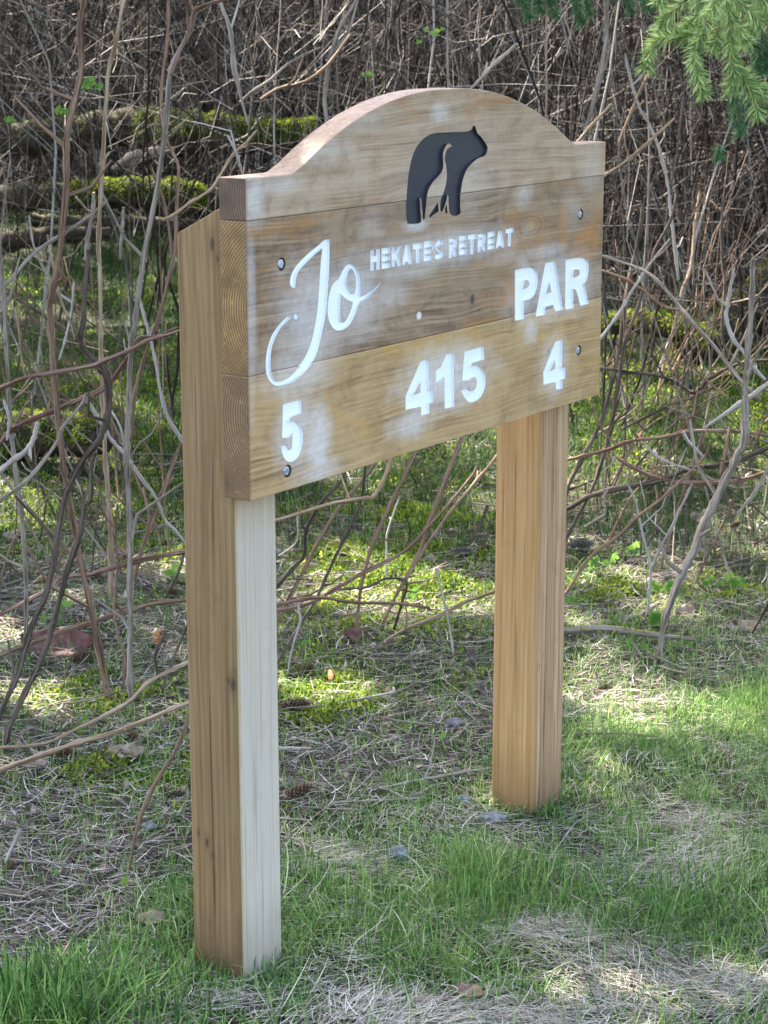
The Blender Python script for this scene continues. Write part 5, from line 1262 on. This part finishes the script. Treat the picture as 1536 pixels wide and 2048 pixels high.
# ------------------------------------------------------------------ spruce cones
def cone_mesh(name, mat, L, Rm, seed):
    q = np.random.default_rng(seed)
    Vs, Ts, At = [], [], []; n = 0
    rows = 84
    for k in range(rows):
        u = (k + .5) / rows
        prof = math.sin(math.pi * (.06 + .90 * u)) ** .6
        rr = Rm * prof
        a = k * 2.39996
        zc = (u - .5) * L
        o = np.array([0, math.cos(a), math.sin(a)]); tn = np.array([0, -math.sin(a), math.cos(a)]); ax = np.array([1.0, 0, 0])
        w = Rm * .50 * prof + .0012; ln = L * .135
        rt = ax * zc + o * rr * .55
        tip = ax * (zc + ln * .55) + o * (rr * 1.02 + .001)
        mid = ax * (zc + ln * .1) + o * (rr * .92)
        th = o * .0012 + ax * .0008
        P = [rt - tn * w * .4, rt + tn * w * .4, mid - tn * w, mid + tn * w, tip, mid - tn * w - th * 2, mid + tn * w - th * 2, tip - th * 2]
        Vs += P
        f = [(0, 1, 3), (0, 3, 2), (2, 3, 4), (5, 7, 6), (2, 4, 7), (2, 7, 5), (3, 6, 7), (3, 7, 4)]
        Ts += [(p + n, c_ + n, d_ + n) for p, c_, d_ in f]; n += 8
        b = q.uniform(.3, .8); At += [b * .4, b * .4, b, b, min(1, b + .3), b * .2, b * .2, b * .3]
    # core
    kk = 8
    for e in range(7):
        u = e / 6; rr = Rm * .62 * max(.12, math.sin(math.pi * (.04 + .92 * u)) ** .6)
        for j_ in range(kk):
            a = j_ * 2 * math.pi / kk
            Vs.append(np.array([(u - .5) * L * .98, rr * math.cos(a), rr * math.sin(a)])); At.append(.02)
    for e in range(6):
        for j_ in range(kk):
            p, c_ = n + e * kk + j_, n + e * kk + (j_ + 1) % kk
            Ts += [(p, c_, c_ + kk), (p, c_ + kk, p + kk)]
    return mesh_np(name, np.array(Vs), [np.array(Ts)], mat, {'rnd': np.array(At)}, link=False)
CM = {k: cone_mesh('spruce_cone', M[k], .085, .0155, i) for i, k in enumerate(('cone', 'cone_dark', 'cone_orange', 'cone_grey'))}
CONES = [
 (318, 1298, 46, 95, 'cone_orange', 'orange brown cone lying end on left of the near post', .9), (165, 1330, 58, 8, 'cone', 'tan cone lying against the curled brown leaf', .1),
 (88, 1174, 36, 25, 'cone', 'brown cone under the level branches near the left edge', .1), (190, 1166, 34, 5, 'cone', 'brown cone at the foot of the straight tan cane', .1),
 (332, 1096, 24, 20, 'cone_dark', 'small dark cone on the moss left of the near post', .3), (345, 1196, 34, -5, 'cone', 'brown cone tucked beside the near post under a branch', .1),
 (96, 1345, 40, 30, 'cone_dark', 'dark cone in the shade under the curled leaf', .2), (142, 1478, 42, 160, 'cone_dark', 'dark cone between the two bleached fallen stems', .1),
 (262, 1488, 36, -20, 'cone_orange', 'rusty cone below the thick fallen branch', .3), (120, 1520, 60, 12, 'cone', 'red brown cone along the lower side of the thick fallen branch', .0),
 (608, 1352, 48, 15, 'cone', 'open cone half buried right of the near post', .2), (663, 1368, 32, 100, 'cone_orange', 'small round cone beside the pale J shaped twig', .8),
 (590, 1427, 62, 10, 'cone', 'long brown cone lying right of the near post', .05), (596, 1604, 70, 24, 'cone', 'largest cone, tilted up in the litter by the near post', .25),
 (706, 1064, 32, -12, 'cone_grey', 'greyish cone on the dark green moss beneath the board', .1), (686, 1120, 24, 160, 'cone_dark', 'small dark cone at the edge of the sunlit moss', .1),
 (925, 1113, 42, -8, 'cone_grey', 'grey cone left of the far post', .05), (966, 1108, 34, 30, 'cone_dark', 'dark cone touching the far post from behind', .2),
 (1243, 1000, 36, 12, 'cone_grey', 'grey cone under the thick dark level branch', .1), (1160, 1103, 54, -16, 'cone_grey', 'large grey cone right behind the far post', .1),
 (1210, 1391, 36, -14, 'cone', 'tan cone lying in the grass right of the far post', .1), (350, 1606, 46, 5, 'cone_dark', 'dark cone left of the foot of the near post', .05),
 (18, 1752, 46, 60, 'cone', 'brown cone at the lower left edge', .1), (1470, 1060, 34, 40, 'cone_dark', 'dark cone in the litter near the right edge', .1),
 (200, 1225, 30, 60, 'cone_dark', 'dark cone lying between the tall brown and the straight tan canes', .1), (480, 1250, 30, 0, 'cone', 'cone hidden behind the near post', .1),
 (1290, 985, 30, -20, 'cone', 'brown cone in the litter below the reddish level branch', .1)]
for px, py, w, ang, mk, label, tilt in CONES:
    if 'hidden' in label: continue
    g = gat(px, py)
    o = bpy.data.objects.new('spruce_cone', CM[mk].data); COL.objects.link(o)
    s_ = w * g[1] / FPX / .085
    s_ = max(.55, min(1.5, s_ if tilt < .5 else s_ * 1.3)); tilt = min(tilt, .3)
    o.scale = (s_,) * 3
    o.location = (g[0], g[1], float(gz(g[0], g[1])) + .016 * s_ + .004 + .006)
    o.rotation_euler = (px * .3, -tilt * 1.2, math.radians(ang))
    tag(o, label, 'pine cone', 'spruce cones on the ground')
for k in CM.values(): bpy.data.objects.remove(k)

# ------------------------------------------------------------------ stones
def stone(px, py, w, label, flat=.7, seed=1, sink=.35):
    g = gat(px, py); R = w * g[1] / FPX * .5
    bm = bmesh.new(); bmesh.ops.create_icosphere(bm, subdivisions=3, radius=R)
    q = np.random.default_rng(seed); A = q.normal(0, 1, (6, 3)); B = q.uniform(0, 6, 6)
    for v in bm.verts:
        n = np.array(v.co) / R
        f = 1 + .07 * sum(math.sin(2.2 * (A[i] @ n) + B[i]) for i in range(6)) / 1.6
        v.co = Vector((v.co.x * f * 1.05, v.co.y * f, v.co.z * f * flat))
    for f in bm.faces: f.smooth = True
    o = finish(bm, 'stone', [M['stone']], None, (g[0], g[1], g[2] + R * flat * (1 - 2 * sink)))
    tag(o, label, 'stone')
stone(795, 1722, 44, 'round blue grey stone in the grass between the posts', .85, 1, .1)
stone(925, 1606, 34, 'small grey stone left of the foot of the far post', .6, 2, .1)
stone(985, 1640, 50, 'flat bluish stone against the foot of the far post', .4, 3, .2)
stone(906, 1452, 38, 'grey stone in the straw left of the far post', .5, 4, .2)
stone(296, 1658, 34, 'slate blue stone left of the near post', .55, 5, .2)
stone(1412, 1790, 14, 'tiny stone in the grass at the lower right', .6, 6, .1)
stone(215, 1690, 18, 'tiny grey pebble in the litter at the lower left', .6, 7, .1)
stone(600, 1590, 16, 'tiny pale pebble on the largest cone side', .6, 8, .0)

# ------------------------------------------------------------------ single leaves
def leaf(px, py, w, asp, label, mat, rz, tilt=(0, 0), curl=.5, up=.008, serr=0, name='dead_leaf'):
    g = gat(px, py); L = w * g[1] / FPX
    nu, nv = 12, 6
    V = []
    for i_ in range(nu + 1):
        u = i_ / nu
        hw = asp * .5 * L * (math.sin(math.pi * min(1, u * .97 + .02)) ** .7) * (1 + serr * math.sin(u * 40))
        for j_ in range(nv + 1):
            v = (j_ / nv - .5) * 2
            V.append(((u - .5) * L, v * hw, curl * L * (.30 * (u - .5) ** 2 * 2 + .25 * abs(v) ** 1.5 * asp + .05 * math.sin(7 * u + 3 * v) + .03 * math.sin(19 * u - 5 * v))))
    F = []
    for i_ in range(nu):
        for j_ in range(nv):
            a = i_ * (nv + 1) + j_; F.append((a, a + nv + 1, a + nv + 2, a + 1))
    o = mesh_np(name, np.array(V), [np.array(F)], M[mat], smooth=True)
    md = o.modifiers.new('thick', 'SOLIDIFY'); md.thickness = .0006
    o.location = (g[0], g[1], float(gz(g[0], g[1])) + up); o.rotation_euler = (tilt[0], tilt[1], math.radians(rz))
    tag(o, label, 'leaf')
    return o
leaf(116, 1306, 150, .5, 'big curled reddish brown leaf in front of the left canes', 'leaf_red', 4, (.75, .06), .75, .022)
leaf(708, 1286, 52, .6, 'folded dark red leaf at the foot of the brown cane', 'leaf_red', 15, (.6, .2), 1.2, .02)
leaf(938, 1330, 46, .7, 'brown leaf standing in the grass left of the far post', 'leaf_dark', 60, (1.0, .4), .6, .03)
leaf(960, 1402, 46, .7, 'dark purple brown leaf close to the far post', 'leaf_dark', 75, (1.1, .2), .5, .03)
leaf(938, 2008, 66, .7, 'rusty brown leaf in the lawn at the bottom edge', 'leaf_brown', -30, (.2, .1), .8, .02)
leaf(1498, 1262, 50, .6, 'tan leaf lying at the right edge of the litter', 'leaf_tan', -25, (.5, .1), .5, .015)
leaf(1368, 1238, 44, .8, 'crumpled tan leaf beside the thick grey cane', 'leaf_tan', 20, (.4, 0), 1.1, .015)
leaf(1388, 1050, 34, .8, 'curled pale leaf behind the thick grey cane', 'leaf_tan', 50, (.6, 0), 1.1, .02)
leaf(860, 1128, 26, 1.0, 'small pinkish leaf on the moss left of the far post', 'leaf_tan', 0, (.5, 0), .7, .012)
leaf(250, 1520, 80, .6, 'pale crumpled leaf under the thick fallen branch', 'leaf_tan', 20, (.3, .2), 1.0, .012)
leaf(70, 1540, 54, .6, 'pale dry leaf at the left below the fallen branch', 'leaf_tan', -10, (.3, .1), .9, .012)
leaf(300, 1855, 70, .7, 'greyish crumpled leaf left of the near post foot', 'leaf_tan', 30, (.2, .1), .9, .012)
leaf(1455, 1372, 40, .6, 'brown leaf in the litter at the right above the lawn', 'leaf_brown', 40, (.3, 0), 1.0, .012)
leaf(1190, 1366, 40, .5, 'rusty leaf standing in the grass right of the far post', 'leaf_brown', 80, (1.2, .2), .4, .02)
leaf(22, 1080, 34, .8, 'pinkish dead leaf on the moss at the left edge', 'leaf_tan', 10, (.4, 0), .8, .012)
leaf(18, 925, 60, .5, 'rust coloured leaf glowing under the rotten log', 'leaf_brown', 0, (.4, 0), .6, .02)
leaf(594, 1336, 26, .8, 'whitish leaf scrap beside the open cone', 'leaf_tan', 60, (.7, 0), .6, .02)
leaf(1330, 1000, 36, .6, 'brown leaf hung on the dark level branch', 'leaf_tan', 60, (.9, 0), .9, .03)

# ------------------------------------------------------------------ green seedlings and herbs
def plant(px, py, hpx, leaves, label, lobed=False, seed=1, name='seedling', lift=None):
    g = gat(px, py) if lift is None else at(px, py, lift); u = g[1] / FPX
    root = empty(name, (g[0], g[1], g[2]))
    tag(root, label, 'plant')
    q = np.random.default_rng(seed)
    st = Tubes(); st.add(np.array([[0, 0, -.01], [.002, 0, hpx * u * .5], [.0, .003, hpx * u]]), np.array([.0014, .0012, .001]), 5)
    st.build('stem', M['herb'], root)
    for dx, dz, L, ang in leaves:
        n = 9 if lobed else 6
        c = np.array([dx * u, q.normal(0, .006), dz * u]); l = L * u * (.8 if lobed else 1)
        d = np.array([math.cos(ang) * .92, -.35, math.sin(ang)]); d /= np.linalg.norm(d)
        s_ = np.cross(d, [0, -.75, .66]); s_ /= np.linalg.norm(s_); nn = np.cross(s_, d)
        V = [c]; 
        m = 18 if lobed else 12
        rim = []
        for k in range(m + 1):
            a = -math.pi * .92 + 2 * math.pi * .92 * k / m
            if lobed: rad = .5 * l * (.62 + .38 * abs(math.cos(2.5 * a))) * (1 + .12 * (k % 2))
            else: rad = .5 * l * (.55 + .45 * abs(math.cos(a)))
            rim.append(c + d * l * .45 + d * rad * math.cos(a) + s_ * rad * math.sin(a) * (1.0 if lobed else .62) + nn * .08 * l * math.cos(3 * a))
        cen = c + d * l * .45
        V = np.array([cen] + rim)
        T = np.array([(0, k, k + 1) for k in range(1, m + 1)])
        mesh_np('leaf', V, [T], M['herb'], {'rnd': np.full(len(V), q.uniform(.3, 1))}, parent=root)
plant(122, 1262, 80, [(4, 72, 28, .9), (2, 56, 34, .3), (-2, 30, 20, 2.6), (0, 40, 26, 1.4)], 'bright green two leaved seedling among the left canes', seed=1)
plant(85, 1268, 34, [(0, 24, 28, 1.2), (2, 16, 18, .2)], 'single leaved green seedling left of the bright green seedling', seed=2)
plant(166, 1490, 60, [(0, 46, 28, 1.2), (6, 8, 40, .5), (-3, 28, 22, 2.2)], 'green seedling growing between the bleached fallen stems', seed=3)
plant(600, 1300, 26, [(0, 14, 26, .4), (0, 10, 18, 2.6)], 'small green seedling right of the near post', seed=4)
plant(250, 1790, 40, [(0, 20, 34, 1.4)], 'lone oval green leaf at the foot of the leaning stem', seed=5)
plant(105, 1765, 26, [(0, 14, 26, .8), (-8, -8, 26, 2.8)], 'pair of green leaves in the litter at lower left', seed=6)
plant(880, 1500, 36, [(0, 24, 26, 1.0), (4, 4, 20, -.4)], 'green broad leaf in the straw left of the far post', seed=7)
lob = lambda q, n, R, L: [(q.uniform(-R, R), q.uniform(4, R * .9), L * q.uniform(.7, 1.2), q.uniform(-.2, 3.3)) for _ in range(n)]
for n, (px, py, k, R, L, label) in enumerate([
    (1270, 1112, 6, 22, 26, 'lobed green herb behind the dead forked stalk'), (1205, 1150, 9, 34, 26, 'lobed green herb beside the far post and brown branch'),
    (1330, 1196, 9, 30, 28, 'lobed green herb left of the thick grey cane'), (1312, 1258, 8, 26, 26, 'round leaved green herb at the foot of the dead forked stalk'),
    (1458, 1180, 7, 26, 28, 'pale green lobed herb right of the thick grey cane'), (1222, 1262, 5, 22, 20, 'small green herb by the thin grey log'),
    (1420, 1185, 4, 20, 24, 'green herb just right of the thick grey cane'), (822, 1205, 6, 22, 22, 'yellow green herb in the sunlit moss'),
    (356, 1160, 9, 24, 26, 'sunlit yellow green herb left of the near post'), (1484, 975, 5, 18, 18, 'small light green herb under the branches at right'),
    (1270, 1300, 5, 24, 24, 'green herb in front of the thin grey log'), (1145, 1215, 4, 16, 20, 'green herb touching the right side of the far post'),
    (1410, 945, 4, 22, 20, 'small green herb on the litter beneath the red branch'), (1360, 1300, 5, 24, 20, 'green herb at the foot of the thick grey cane')]):
    plant(px, py, 12, lob(np.random.default_rng(60 + n), k, R, L), label, True, 20 + n, 'herb')
for n, (px, py, k, R, L, label, Y) in enumerate([
    (180, 180, 7, 16, 22, 'fresh green leaves on the upper part of the tall brown cane', 6.0), (122, 236, 6, 16, 18, 'green leaf cluster left of the tall brown cane', 7.5), (22, 250, 5, 16, 16, 'green sprig at the left edge above the mossy trunk', 8),
    (868, 72, 5, 16, 13, 'yellow green new leaves in the thicket above the arch', 9), (842, 92, 3, 10, 10, 'tiny orange green shoot left of the new leaves above the arch', 9), (736, 160, 4, 10, 16, 'yellow moss tuft hanging behind the top of the arch', 8.5)]):
    plant(px, py, 10, lob(np.random.default_rng(90 + n), k, R, L), label, True, 50 + n, 'leafy_shoot', Y)
